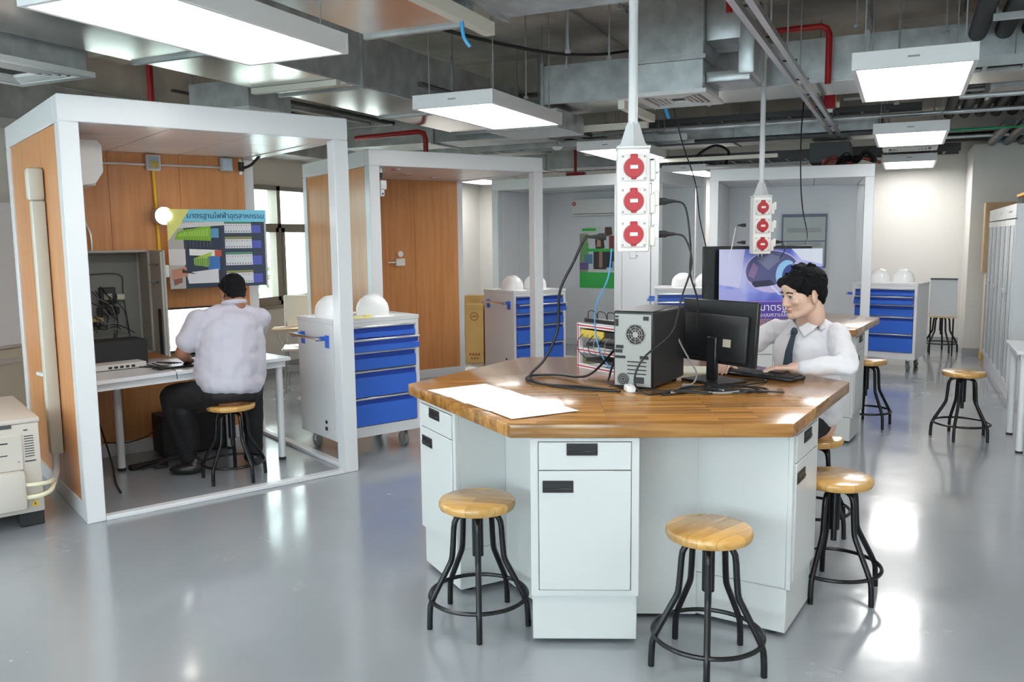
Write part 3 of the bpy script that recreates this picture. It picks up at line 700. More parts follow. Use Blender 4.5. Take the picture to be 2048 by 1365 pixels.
# ------------------------------------------------------------------ student
def rotm(ax, a): return Matrix.Rotation(a, 4, ax)
def blob(prims, voxel=.006, smooth=4, fac=.5, disp=0, dscale=9):
    bm = bmesh.new()
    def add(lp, Mx):
        n = 20; rings = []
        for r, z in lp:
            if r < 1e-6: rings.append([bm.verts.new(Mx @ Vector((0, 0, z)))])
            else: rings.append([bm.verts.new(Mx @ Vector((r * math.cos(2 * PI * k / n), r * math.sin(2 * PI * k / n), z))) for k in range(n)])
        for A, B_ in zip(rings, rings[1:]):
            for k in range(n):
                if len(A) == 1: bm.faces.new([A[0], B_[(k + 1) % n], B_[k]])
                elif len(B_) == 1: bm.faces.new([A[k], A[(k + 1) % n], B_[0]])
                else: bm.faces.new([A[k], A[(k + 1) % n], B_[(k + 1) % n], B_[k]])
    for p in prims:
        if p[0] == 'c':
            a, b_ = Vector(p[1]), Vector(p[2]); r0, r1 = p[3], p[4]; fl = p[5] if len(p) > 5 else None
            d = b_ - a; L = d.length; q = d.to_track_quat('Z', 'Y').to_matrix().to_4x4()
            lp = [(0, -r0)] + [(r0 * math.cos(t), r0 * math.sin(t)) for t in (-1.2, -.8, -.4)] + [(r0, 0), (r1, L)] + [(r1 * math.cos(t), L + r1 * math.sin(t)) for t in (.4, .8, 1.2)] + [(0, L + r1)]
            add(lp, Matrix.Translation(a) @ q)
        else:
            c, r = Vector(p[1]), p[2]; M = Matrix.Translation(c) @ (p[3] if len(p) > 3 else Matrix()) @ Matrix.Diagonal((r[0], r[1], r[2], 1))
            add([(math.sin(PI * i / 12) if 0 < i < 12 else 0, -math.cos(PI * i / 12)) for i in range(13)], M)
    me = bpy.data.meshes.new('tmp'); bmesh.ops.recalc_face_normals(bm, faces=bm.faces); bm.to_mesh(me); bm.free()
    o = bpy.data.objects.new('tmp', me)
    m = o.modifiers.new('r', 'REMESH'); m.mode = 'VOXEL'; m.voxel_size = voxel; m.use_smooth_shade = True
    s_ = o.modifiers.new('s', 'SMOOTH'); s_.factor = fac; s_.iterations = smooth
    out = scratch(o)
    bpy.data.objects.remove(o); bpy.data.meshes.remove(me)
    if disp:
        N = [n_.vector.copy() for n_ in out.vertex_normals]; P_ = [v.co.copy() for v in out.vertices]; fl = []
        for p_, n_ in zip(P_, N):
            k = noise.noise(p_ * dscale) + .5 * noise.noise(p_ * dscale * 2.3 + Vector((3, 1, 7)))
            fl.extend(p_ + n_ * disp * k)
        out.vertices.foreach_set('co', fl); out.update()
    out.shade_smooth()
    return out
def mob(name, me, m, parent, M=None):
    me.name = name; me.materials.clear()
    for x in (m if isinstance(m, (list, tuple)) else [m]): me.materials.append(x)
    if M: me.transform(M)
    o = bpy.data.objects.new(name, me); C.objects.link(o); setp(o, parent); return o
def head_prims():
    # head local: faces +y, origin at the head centre, z up, metres
    return [('e', (0, -.018, .030), (.074, .092, .080)), ('e', (0, .018, -.020), (.062, .070, .085)), ('e', (0, .040, -.075), (.040, .040, .028)),
            ('e', (0, .072, -.092), (.020, .018, .016)), ('c', (-.045, .0, -.055), (-.018, .062, -.088), .024, .017), ('c', (.045, .0, -.055), (.018, .062, -.088), .024, .017),
            ('e', (0, .068, .035), (.050, .024, .040)), ('c', (-.030, .078, .013), (.030, .078, .013), .011, .011),
            ('c', (0, .084, .008), (0, .101, -.034), .0075, .0105), ('e', (-.012, .092, -.038), (.008, .010, .007)), ('e', (.012, .092, -.038), (.008, .010, .007)),
            ('e', (-.038, .060, -.022), (.022, .022, .020)), ('e', (.038, .060, -.022), (.022, .022, .020)),
            ('e', (0, .084, -.058), (.021, .010, .0065)), ('e', (0, .083, -.067), (.018, .010, .0065)),
            ('e', (-.080, -.008, -.014), (.009, .021, .033), rotm('Z', .5)), ('e', (.080, -.008, -.014), (.009, .021, .033), rotm('Z', -.5)),
            ('c', (0, -.035, -.02), (0, -.045, -.12), .050, .046)]
def face_parts(root, M):
    for s_ in (-1, 1):
        e = MB(); e.M = M; e.ell((s_ * .030, .0745, -.002), (.0125, .009, .0055), 14, 8); eo = ob('eye', e, EYEW, root)
        i_ = MB(); i_.M = M; i_.ell((s_ * .030, .0805, -.002), (.0055, .0045, .0052), 12, 8); ob('iris', i_, BLACK, eo)
        l = MB(); l.M = M; l.tube(catmull([(s_ * .017, .083, .001), (s_ * .029, .087, .0055), (s_ * .043, .078, .001)], 4), .0016, 5); ob('eyelashes', l, BLACK, root)
        b_ = MB(); b_.M = M; b_.tube(catmull([(s_ * .014, .088, .018), (s_ * .028, .090, .023), (s_ * .048, .077, .018)], 4), .003, 6, rad=None); ob('eyebrow', b_, HAIR, root)
def hand_prims(wrist, fdir, up, side, curl=.3, L=1.0, thumb=1):
    # palm from the wrist along fdir; side = direction from little finger to index finger; up = back of the hand
    w_, f, u, s_ = Vector(wrist), Vector(fdir).normalized(), Vector(up).normalized(), Vector(side).normalized()
    pr = []
    for k in range(4):
        off = (-.026 + .0175 * k) * L
        kn = w_ + f * .078 * L + s_ * off + u * .003
        pr.append(('c', w_ + s_ * off * .6, kn, .0125, .0105))
        ln = (.058, .070, .075, .066)[k] * L; a = kn; d = (f - u * .05 * k * 0).normalized(); ang = curl
        for j, fr in enumerate((.45, .30, .25)):
            dd = (f * math.cos(ang) - u * math.sin(ang) + s_ * (off * 1.8)).normalized(); b_ = a + dd * ln * fr; pr.append(('c', a, b_, .0088 - .0008 * j, .0082 - .0008 * j)); a = b_; ang += curl
    t0 = w_ + f * .022 * L + s_ * .024 * L - u * .004; t1 = t0 + (f * .55 + s_ * .75 - u * .35).normalized() * .042 * L; t2 = t1 + (f * .85 + s_ * .35 - u * .35).normalized() * .032 * L
    pr += [('c', t0, t1, .012, .0105), ('c', t1, t2, .010, .0085)]
    return pr
# --- student, coordinates in world; root at the stool centre on the floor
SX, SY = -.405, 4.63
st = thing('person', 'young student in white shirt and dark tie typing at the near workbench', 'person', (SX, SY, 0))
def sw(x, y, z): return Vector((x - SX, y - SY, z))
hc = sw(-.458, 4.475, 1.262)
HM = Matrix.Translation(hc) @ rotm('Z', R(-143 - 90)) @ rotm('X', R(-10)) @ Matrix.Scale(1.10, 4)
def tr(prims, M):
    o_ = []; sc_ = M.to_scale()[0]; rot = M.to_quaternion().to_matrix().to_4x4()
    for p in prims:
        if p[0] == 'c': o_.append(('c', M @ Vector(p[1]), M @ Vector(p[2]), p[3] * sc_, p[4] * sc_))
        else: o_.append(('e', M @ Vector(p[1]), tuple(x * sc_ for x in p[2]), rot @ (p[3] if len(p) > 3 else Matrix())))
    return o_
shL, shR = sw(-.300, 4.60, 1.050), sw(-.625, 4.735, 1.040)
elL, elR = sw(-.235, 4.325, .925), sw(-.80, 4.60, .925)
wrL, wrR = sw(-.475, 4.275, .912), sw(-.80, 4.36, .905)
hipC = sw(-.405, 4.66, .58)
body = tr(head_prims(), HM)
fw_ = Vector((-.40, -.916, 0))
body += [('c', sw(-.44, 4.545, 1.13), sw(-.455, 4.60, 1.06), .050, .058), ('c', sw(-.45, 4.62, 1.02), hipC, .115, .12), ('c', shL, shR, .05, .05),
         ('c', shL, elL, .046, .038), ('c', elL, wrL, .036, .026), ('c', shR, elR, .046, .038), ('c', elR, wrR, .036, .026)]
body += hand_prims(wrL, (-.95, -.05, -.03), (0.0, 0, 1), (.1, -1, 0), .22, 1.0)[:0]
body += hand_prims(wrL, (-.98, -.12, -.06), (0, 0, 1), (-.12, .98, 0), .24, 1.02)
body += hand_prims(wrR, (-.10, -.98, -.05), (0, 0, 1), (.98, -.1, 0), .24, 1.0)
bo = mob('body', blob(body, .0042, 5, .5), [SKIN, LIP], st)
Mi = HM.inverted()
for p in bo.data.polygons:
    c = Mi @ p.center
    if abs(c.x) < .022 and -.074 < c.z < -.0535 and c.y > .076 and (c.x / .022) ** 2 + ((c.z + .0635) / .0095) ** 2 < 1: p.material_index = 1
face_parts(st, HM)
# hair: cap with a fringe and short sides
hp = [('e', (0, -.022, .046), (.086, .100, .082)), ('e', (0, -.062, .0), (.068, .050, .062)), ('e', (0, -.068, -.04), (.05, .03, .035)), ('c', (-.055, .058, .058), (.050, .066, .060), .026, .026), ('c', (-.074, .015, .045), (-.072, -.05, .03), .016, .022), ('c', (.074, .015, .045), (.072, -.05, .03), .016, .022), ('c', (.072, .018, .03), (.071, .020, -.004), .009, .006), ('c', (-.072, .018, .03), (-.071, .020, -.004), .009, .006)]
random.seed(5)
for k in range(30):
    a = random.uniform(0, 2 * PI); e_ = random.uniform(.1, 1.4); d = Vector((math.cos(a) * math.cos(e_), math.sin(a) * math.cos(e_), math.sin(e_)))
    p0 = Vector((d.x * .080, d.y * .094 - .022, d.z * .078 + .048)); p1 = p0 + (d * .3 + Vector((random.uniform(-.6, .6), .5, .2))).normalized() * .018; hp.append(('c', p0, p1, .012, .005))
for k in range(12):
    x = -.066 + .012 * k; hp.append(('c', (x, .066 - abs(x) * .35, .070), (x + .006, .088 - abs(x) * .5, .036 + .005 * math.sin(k * 2.1)), .017, .007))
mob('hair', blob(tr(hp, HM), .0045, 2, .5), HAIR, st)
# shirt
sh = [('c', shL + Vector((-.01, .005, -.015)), shR + Vector((.015, .0, -.015)), .066, .066), ('c', sw(-.45, 4.60, .98), sw(-.41, 4.665, .64), .135, .150), ('c', sw(-.40, 4.575, .95), sw(-.36, 4.62, .70), .10, .11), ('c', sw(-.52, 4.62, .95), sw(-.47, 4.67, .70), .10, .11),
      ('c', shL, elL + Vector((.004, 0, .004)), .064, .054), ('c', elL + Vector((.004, 0, .004)), wrL + Vector((.045, .003, .004)), .052, .037), ('c', shR, elR, .064, .052), ('c', elR, wrR + Vector((0, .04, .004)), .050, .037),
      ('e', sw(-.425, 4.66, .63), (.145, .140, .09)), ('c', sw(-.452, 4.575, 1.07), sw(-.45, 4.60, 1.0), .062, .09), ('c', sw(-.435, 4.615, 1.105), sw(-.34, 4.61, 1.055), .058, .056), ('c', sw(-.455, 4.62, 1.10), sw(-.58, 4.70, 1.045), .056, .056), ('c', sw(-.435, 4.605, 1.09), sw(-.440, 4.575, 1.135), .066, .060)]
mob('shirt', blob(sh, .006, 7, .5, disp=.011, dscale=12), SHIRT, st)
# collar: two flaps
fwd = Vector((-.50, -.866, 0)); rgt = Vector((-.866, .50, 0)); nk = sw(-.447, 4.552, 1.113)
def flap(s_):
    a = nk - fwd * .060 + Vector((0, 0, .045)); b_ = nk + rgt * s_ * .062 - fwd * .005 + Vector((0, 0, .030)); c = nk + fwd * .064 + rgt * s_ * .006 + Vector((0, 0, -.030))
    a2 = a + Vector((0, 0, -.035)) - fwd * .012 + rgt * s_ * .018; b2 = nk + rgt * s_ * .082 + fwd * .012 + Vector((0, 0, -.012)); c2 = nk + fwd * .082 + rgt * s_ * .050 + Vector((0, 0, -.066)); m1 = nk + rgt * s_ * .05 + fwd * .042 + Vector((0, 0, .004)); m2 = nk + rgt * s_ * .078 + fwd * .052 + Vector((0, 0, -.038))
    mb = MB(); top = [a, b_, m1, c]; bot = [a2, b2, m2, c2]; th = Vector((0, 0, .004)) + fwd * .003
    for i in range(3):
        A = [top[i], top[i + 1], bot[i + 1], bot[i]]; vs = [mb.v(p) for p in A] + [mb.v(p + th) for p in A]
        for q in ((0, 1, 2, 3), (7, 6, 5, 4), (0, 4, 5, 1), (1, 5, 6, 2), (2, 6, 7, 3), (3, 7, 4, 0)): mb._f([vs[j] for j in q])
    ob('collar', mb, SHIRT, st)
flap(1); flap(-1)
bc = nk - fwd * .018 + Vector((.008, .004, .004)); mb = MB(); prev = None; NB = 28
for i in range(NB + 1):
    a = R(200) * (i / NB) + R(170); d = rgt * math.cos(a) + fwd * math.sin(a); up = .030 * (-math.sin(a)) if math.sin(a) < 0 else 0
    ring = [mb.v(bc + d * .066 + Vector((0, 0, -.045))), mb.v(bc + d * .058 + Vector((0, 0, .012 + up))), mb.v(bc + d * .064 + Vector((0, 0, .014 + up))), mb.v(bc + d * .082 + Vector((0, 0, -.035)))]
    if prev:
        for k in range(4): mb._f([prev[k], prev[(k + 1) % 4], ring[(k + 1) % 4], ring[k]])
    else: mb._f(ring[::-1])
    prev = ring
mb._f(prev); ob('collar_band', mb, SHIRT, st)
# tie
k0 = nk + fwd * .088 + Vector((0, 0, -.040)); prof = [(0, .018, 0), (.025, .013, .004), (.032, .013, .008), (.10, .020, .035), (.18, .027, .045), (.21, .020, .048), (.225, .002, .05)]
mb = MB(); prev = None
for dz, hw, out in prof:
    c = k0 + Vector((0, 0, -dz)) + fwd * (out + .006); ring = [mb.v(c + rgt * hw), mb.v(c + rgt * hw + fwd * .006), mb.v(c - rgt * hw + fwd * .006), mb.v(c - rgt * hw)]
    if prev:
        for i in range(4): mb._f([prev[i], prev[(i + 1) % 4], ring[(i + 1) % 4], ring[i]])
    else: mb._f(ring[::-1])
    prev = ring
mb._f(prev); mb.box(0, 0, 0, 0, 0, 0) if False else None
ob('tie', mb, TIE, st)
ob('tie_knot', MB().ell(tuple(k0 + fwd * .006 + Vector((0, 0, -.004))), (.017, .013, .021), 12, 8), TIE, st)
tr_ = [('e', sw(-.425, 4.655, .575), (.130, .130, .075)), ('c', sw(-.38, 4.62, .575), sw(-.455, 4.36, .545), .072, .060), ('c', sw(-.49, 4.65, .575), sw(-.62, 4.42, .545), .075, .060),
       ('c', sw(-.455, 4.36, .54), sw(-.475, 4.40, .12), .056, .042), ('c', sw(-.62, 4.42, .54), sw(-.63, 4.45, .12), .056, .042)]
mob('trousers', blob(tr_, .007, 5, .5, disp=.004), TROUS, st)
for (x, y) in ((-.475, 4.34), (-.64, 4.39)):
    mob('shoe', blob([('e', sw(x, y, .035), (.042, .10, .034)), ('e', sw(x, y + .055, .06), (.038, .045, .05))], .006, 3), LEATHER, st)

# ------------------------------------------------------------------ man in the booth
mn = thing('person', 'man in pale grey short-sleeved shirt and black trousers, back turned, in the booth', 'person', (-3.975, 4.19, 0), R(TH1))
hc = Vector((.085, .09, 1.225)); HM2 = Matrix.Translation(hc) @ rotm('Z', R(2)) @ rotm('X', R(-22)) @ Matrix.Scale(1.0, 4)
sl, sr = Vector((-.165, .04, 1.065)), Vector((.235, .02, 1.045))
el, er = Vector((-.265, .08, .85)), Vector((.235, .24, .86)); wl, wr = Vector((-.165, .30, .775)), Vector((.13, .40, .79))
bd = tr(head_prims(), HM2)
bd += [('c', (.075, .05, 1.16), (.045, .0, 1.06), .056, .06), ('c', (.04, .0, .98), (0, -.02, .60), .12, .14), ('c', sl, sr, .042, .042),
       ('c', sl, el, .055, .045), ('c', el, wl, .043, .030), ('c', sr, er, .055, .045), ('c', er, wr, .043, .030)]
bd += hand_prims(wl, (.35, .93, -.12), (0, 0, 1), (.93, -.35, 0), .25, 1.02) + hand_prims(wr, (-.5, .85, -.1), (0, 0, 1), (-.85, -.5, 0), .25, 1.02)
mob('body', blob(bd, .005, 5, .5), SKIN2, mn)
face_parts(mn, HM2)
hp = [('e', (0, -.022, .038), (.079, .096, .078)), ('e', (0, -.045, -.008), (.068, .058, .062)), ('e', (0, -.062, -.045), (.052, .034, .036)), ('c', (-.045, .05, .062), (.045, .05, .062), .022, .022), ('c', (-.068, .005, .03), (-.066, -.035, .0), .012, .016), ('c', (.068, .005, .03), (.066, -.035, .0), .012, .016)]
mob('hair', blob(tr(hp, HM2), .0045, 3, .5, disp=.002, dscale=60), HAIR, mn)
sh = [('c', sl + Vector((.02, 0, -.015)), sr + Vector((-.02, 0, -.015)), .070, .070), ('c', sl.lerp(sr, .35) + Vector((0, 0, .03)), sl.lerp(sr, .7) + Vector((0, 0, .035)), .062, .062), ('c', (.045, -.01, .97), (.01, -.02, .70), .160, .185), ('c', (-.05, .0, .95), (-.07, .0, .70), .135, .150), ('c', (.12, .0, .93), (.095, -.01, .70), .125, .150),
      ('e', (.01, -.02, .645), (.215, .19, .115)), ('c', sl, sl.lerp(el, .68), .068, .074), ('c', sr, sr.lerp(er, .60), .068, .070), ('c', (.072, .035, 1.135), (.04, .0, 1.04), .062, .12), ('c', (.06, .0, 1.10), (-.10, .02, 1.075), .055, .06), ('c', (.06, .0, 1.10), (.18, .01, 1.06), .055, .06)]
mob('shirt', blob(sh, .007, 9, .5, disp=.014, dscale=8), SHIRT2, mn)
ob('collar', MB().tube(catmull([(.074 + .066 * math.cos(a), .045 + .068 * math.sin(a), 1.155 - .012 * math.sin(a)) for a in [i * PI / 6 for i in range(12)]], 3, True), .017, 8, closed=True), SHIRT2, mn)
tr_ = [('e', (0, -.01, .575), (.20, .175, .075)), ('c', (-.10, .02, .575), (-.29, .26, .545), .105, .082), ('c', (.11, .02, .575), (.24, .24, .545), .105, .080),
       ('c', (-.29, .26, .53), (-.185, .34, .10), .080, .058), ('c', (.24, .24, .53), (.235, .24, .10), .080, .058), ('c', (-.24, .20, .45), (-.17, .30, .2), .07, .06)]
mob('trousers', blob(tr_, .008, 5, .5, disp=.006), TROUS, mn)
mob('shoe', blob([('e', (-.21, .30, .038), (.115, .052, .038), rotm('Z', R(-25))), ('e', (-.15, .29, .06), (.05, .042, .055))], .006, 3), LEATHER, mn)
mob('shoe', blob([('e', (.235, .27, .038), (.05, .12, .038)), ('e', (.235, .22, .06), (.042, .05, .055))], .006, 3), LEATHER, mn)

# ------------------------------------------------------------------ inside the man's booth
def at1(u, v, z): x, y = L1(u, v); return (x, y, z)
rz1 = R(TH1)
t = thing('desk', 'white desk with round legs inside the booth with the man', 'desk', at1(.09, .36, 0), rz1 + R(9))
ob('desk_top', B(0, 1.42, 0, .72, .715, .74, bev=.003), WHITE, t)
ob('apron', B(.03, 1.39, .03, .045, .67, .715).box(.03, 1.39, .67, .685, .67, .715), WHITE, t)
for x, y in ((.05, .07), (1.36, .07), (1.28, .65), (.47, .655)):
    lg = ob('leg', MB().cyl((x, y, .02), (x, y, .715), .026, 16), WHITE, t); ob('leg_cap', MB().cyl((x, y, 0), (x, y, .02), .026, 16), BLACKM, lg)
LD = local(at1(.09, .36, 0)[:2], rz1 + R(9))
DZ = .74
# control cabinet on the back wall
t = thing('control_cabinet', 'open grey steel control cabinet full of wiring above the desk', 'control cabinet', at1(.21, 1.30, 0), rz1)
CG = mat('cabinet grey enamel', (.42, .44, .41), .5); CGI = mat('mounting plate grey', (.24, .26, .25), .55)
ob('shell', B(0, .56, .205, .22, .77, 1.50, bev=.002).box(0, .012, 0, .205, .77, 1.50).box(.548, .56, 0, .205, .77, 1.50).box(0, .56, 0, .205, 1.488, 1.50).box(0, .56, 0, .205, .77, .782), CG, t)
ob('mounting_plate', B(.03, .53, .190, .2, .80, 1.47), CGI, t)
dr = ob('door', B(.56, .575, -.34, .0, .77, 1.50, bev=.003).box(.545, .56, -.33, -.31, .78, 1.49).box(.545, .56, -.03, -.01, .78, 1.49), CG, t)
ob('door_hinge', MB().cyl((.545, -.25, 1.28), (.545, -.08, 1.28), .008, 8).cyl((.545, -.25, 1.40), (.545, -.08, 1.40), .008, 8), CHROME, dr)
for x0, x1, z0, z1, m_ in ((.05, .19, 1.36, 1.43, colm((.35, .12, .07))), (.04, .16, 1.18, 1.32, BLACKM), (.26, .36, 1.12, 1.24, BLACK), (.28, .34, 1.15, 1.20, colm((.75, .72, .6))), (.08, .27, 1.00, 1.03, colm((.5, .38, .12))), (.06, .28, .97, .99, colm((.10, .08, .12))), (.05, .11, 1.21, 1.28, colm((.55, .55, .52))), (.37, .42, 1.15, 1.19, colm((.6, .6, .5))), (.24, .38, 1.05, 1.10, BLACK)):
    ob('component', B(x0, x1, .13, .19, z0, z1, bev=.003), m_, t)
random.seed(3)
for k in range(16):
    x0, z0 = random.uniform(.06, .3), random.uniform(.98, 1.25); x1, z1 = random.uniform(.08, .48), random.uniform(.82, 1.0)
    ob('wire', MB().tube(catmull([(x0, .15, z0), (x0 + .03, .11, z0 - .05), ((x0 + x1) / 2 + .05, .12, (z0 + z1) / 2), (x1, .15, z1)], 5), .0035, 5), CABLE if k % 3 else GCABLE, t)
ob('wire', MB().tube(catmull([(.14, .17, 1.42), (.16, .17, 1.34), (.40, .17, 1.33), (.42, .17, 1.2), (.44, .17, .95), (.46, .17, .80)], 5), .004, 6), DGREY, t)
# equipment case lying below the cabinet
x, y = LD(.06, .40); t = thing('desktop_case', 'black flat computer case standing on the desk under the control cabinet', 'computer', (x, y, DZ), rz1 + R(4))
ob('case', B(.0, .55, .12, .36, .005, .17, bev=.004), BLACKM, t)
x, y = LD(.10, .30); t = thing('network_switch', 'pale grey network switch with a row of ports in front of the black case', 'network switch', (x, y, DZ), rz1 + R(6))
ob('case', B(.0, .44, .06, .20, .004, .04, bev=.003), mat('pale grey plastic', (.68, .68, .66), .4), t)
for k in range(5): ob('port', B(.20 + .036 * k, .222 + .036 * k, .057, .062, .012, .026), BLACK, t)
# monitor facing the man
xm, ym = LD(1.02, .58); t = thing('monitor', 'monitor with a bright white screen in front of the man', 'monitor', (xm, ym, DZ), rz1 + R(6))
ob('housing', B(-.25, .25, 0, .03, .035, .355, bev=.004), BLACK, t); ob('screen', B(-.238, .238, -.002, 0, .055, .343), SCREEN, t); ob('toolbar', B(-.238, .238, -.003, -.002, .315, .322).box(-.22, -.17, -.003, -.002, .07, .09), SCREEN2, t)
ob('stand_neck', B(-.03, .03, .03, .05, .01, .2), BLACK, t); ob('stand_base', B(-.11, .11, -.05, .10, 0, .012, bev=.004), BLACK, t)
xm, ym = LD(.72, .16); t = thing('keyboard', 'black keyboard on the booth desk under the man\'s hands', 'keyboard', (xm, ym, DZ), rz1 + R(6))
ob('case', B(-.2, .2, -.06, .06, 0, .016, bev=.005), BLACK, t)
for k in range(4):
    x, y = LD(.50 + .04 * k, .28 + .02 * k); pts = [LD(.47 + .05 * k, .42) + (DZ + .006,), LD(.52 + .03 * k, .30 - .04 * k) + (DZ + .006,), LD(.62 + .02 * k, .22 - .02 * k) + (DZ + .008,), LD(.70 + .02 * k, .30) + (DZ + .006,), LD(.62, .36) + (DZ + .02,)]
    cable('black cable on the booth desk left of the keyboard, ' + ['leftmost', 'second from the left', 'third from the left', 'nearest the keyboard'][k], pts, .004, group='cables on the booth desk')
cable('thin cable hanging over the front edge of the booth desk', [LD(.58, .20) + (DZ + .006,), LD(.58, .02) + (DZ + .004,), LD(.58, -.006) + (DZ - .05,)], .0025)
# poster over the desk
def poster(name, label, O, ang, w, h, base, art, cat='poster', tilt=0):
    t = thing(name, label, cat, O, ang); t.rotation_euler = (tilt, 0, ang)
    ob('sheet', B(0, w, 0, .003, 0, h), base, t)
    mb = MB(); k = 0
    for a in art:
        k += 1; m_ = a[0] if not isinstance(a[0], tuple) else colm(a[0]); mb.use(m_); y = -.0003 - .00003 * k
        if len(a) == 2: pts = [(x * w, z * h) for x, z in a[1]]
        else: x0, z0, x1, z1 = a[1:]; pts = [(x0 * w, z0 * h), (x1 * w, z0 * h), (x1 * w, z1 * h), (x0 * w, z1 * h)]
        mb._f([mb.v((x, y, z)) for x, z in pts])
    ob('print', mb, None, t, smooth=False)['kind'] = 'stuff'
    return t
art = [((.50, .48, .45), 0, 0, 1, .84), ((.03, .045, .08), .15, .0, .53, .80), ((.04, .06, .10), .53, .0, .98, .86),
       ((.25, .50, .03), [(.10, .72), (.42, .80), (.42, .60), (.06, .62)]), ((.50, .75, .15), [(.12, .70), (.40, .76), (.40, .66), (.10, .66)]),
       ((.72, .72, .72), [(.08, .82), (.56, .86), (.56, .80), (.10, .76)]), ((.12, .35, .55), .42, .64, .50, .76), ((.85, .83, .80), [(.20, .42), (.50, .40), (.50, .48), (.20, .50)]), ((.55, .10, .06), .45, .40, .52, .48),
       ((.72, .70, .70), .0, .30, .16, .50), ((.45, .62, .10), [(.24, .30), (.24, .38), (.42, .46), (.40, .26)]), ((.05, .18, .50), .38, .22, .50, .40), ((.75, .74, .78), [(.18, .06), (.48, .06), (.48, .24), (.16, .20)]),
       ((.55, .26, .18), [(.02, .24), (.16, .28), (.18, .16), (.02, .12)]), ((.30, .12, .09), [(.04, .04), (.12, .08), (.12, .14), (.03, .12)]), ((.05, .03, .03), [(.12, .25), (.26, .18), (.12, .20)]),
       ((.55, .82, .12), .15, .68, .17, .72)]
for r_, (z0, z1) in enumerate(((.70, .82), (.50, .62), (.28, .42), (.04, .18))):
    art.append(((.70, .73, .76), .56, z0, .84, z1))
    for k in range(10): art.append(((.12, .14, .18), .57 + .027 * k, z0 + .012, .58 + .027 * k, z0 + .03)); art.append(((.35, .42, .5) if k % 2 else (.65, .15, .1), .57 + .027 * k, z1 - .03, .58 + .027 * k, z1 - .015))
    art.append(((.10, .12, .50), .84, z0, .94, z1 - .02)); art.append(((.30, .32, .10) if r_ % 2 else (.1, .3, .2), .56, z1 + .005, .84, z1 + .03))
for k in range(12): art.append(((.30, .58, .06), .12 + .024 * k, .62, .132 + .024 * k, .755))
for k in range(7): art.append(((.10, .10, .12), .20 + .035 * k, .52, .21 + .035 * k, .60)); art.append(((.15, .35, .10), .25 + .022 * k, .28, .262 + .022 * k, .38))
art += [((.85, .85, .25), [(0, 1), (.24, 1), (.0, .60)]), ((.22, .66, .86), [(.22, 1), (1, 1), (1, .845), (.14, .845)])]
pt = poster('poster', 'poster of industrial wiring with a light blue Thai heading above the man', at1(.93, 1.36, 1.213), rz1, .745, .58, colm((.6, .6, .6)), art)
text('มาตรฐานไฟฟ้าอุตสาหกรรม', .055, mat('navy ink', (.02, .05, .20), .6), pt, (.745 * .585, -.0065, .58 * .918), (PI / 2, 0, 0), ext=.0003, sx=1.0)
# lamp, conduits, boxes
t = thing('bulkhead_lamp', 'lit round bulkhead lamp on the wall left of the wiring poster', 'lamp', at1(.93, 1.35, 1.745), rz1)
ob('lamp_base', MB().cyl((0, .18, 0), (0, .06, 0), .065, 24), mat('lamp grey', (.5, .5, .48), .4), t)
ob('globe', MB().ell((0, .05, 0), (.06, .06, .06), 20, 12), BULB, t)
bw = 1.53
t = tag(ob('yellow_conduit', MB().cyl(at1(.90, bw - .015, 2.10), at1(.92, bw - .015, 1.10), .012, 10), YELLOW), 'yellow conduit running down the booth back wall to the lamp', 'conduit')
t = tag(ob('steel_conduit', MB().tube([at1(.40, bw - .015, 2.115), at1(1.45, bw - .015, 2.12)], .009, 8), ALU), 'thin steel conduit along the top of the booth back wall', 'conduit')
t = tag(ob('steel_conduit', MB().tube(catmull([at1(.40, bw - .015, 2.0), at1(.405, bw - .02, 1.75), at1(.44, bw - .05, 1.62), at1(.445, bw - .05, 1.5)], 5), .010, 8), ALU), 'bent steel conduit dropping into the control cabinet', 'conduit')
t = thing('junction_box', 'open junction box with yellow wires at the top of the booth wall', 'junction box', at1(.90, bw, 2.13), rz1)
ob('housing', B(-.05, .05, -.045, -.002, -.055, .055, bev=.004), mat('pale grey plastic', (.68, .68, .66), .4), t); ob('interior', B(-.04, .04, -.048, -.044, -.045, .045), colm((.35, .45, .55)), t)
for k in range(4): ob('wire', MB().tube(catmull([(-.03 + .02 * k, -.05, .01), (-.02 + .015 * k, -.06, -.01), (-.01 + .01 * k, -.05, -.035)], 4), .004, 6), YELLOW, t)
t = thing('junction_box', 'closed grey junction box at the top right of the booth wall', 'junction box', at1(1.44, bw, 2.14), rz1)
ob('housing', B(-.045, .045, -.045, -.002, -.05, .05, bev=.006), colm((.45, .55, .62)), t); ob('lid', B(-.035, .035, -.05, -.044, -.04, .04, bev=.002), colm((.5, .6, .68)), t)
t = thing('breaker_block', 'small black terminal block on the right of the booth wall', 'terminal block', at1(1.555, bw, 2.13), rz1)
ob('rail', B(-.012, .012, -.02, -.002, -.06, .06), ALU, t); ob('block', B(-.02, .02, -.045, -.02, -.035, .035, bev=.003), BLACK, t)
cable('thick black hose curving up from the terminal block', [at1(1.57, bw - .05, 2.12), at1(1.60, bw - .12, 2.14), at1(1.62, bw - .22, 2.19), at1(1.63, bw - .30, 2.23)], .011)
t = thing('wall_socket', 'white double socket low on the booth wall under the desk', 'socket', at1(.37, bw, .52), rz1)
ob('plate', B(-.035, .035, -.025, -.002, -.055, .055, bev=.004), SOCK, t); ob('insert', B(-.02, .02, -.03, -.025, -.03, .03), colm((.10, .25, .15)), t)
tag(ob('light_switch', B(-.035, .035, -.03, 0, -.045, .045, bev=.006), SOCK, None, at1(.885, 1.36, 1.345), (0, 0, rz1)), 'white switch box at the lower left edge of the wiring poster', 'switch')
t = thing('air_conditioner', 'white wall air conditioner in the upper left of the man\'s booth', 'air conditioner', at1(.09, .42, 1.88), rz1)
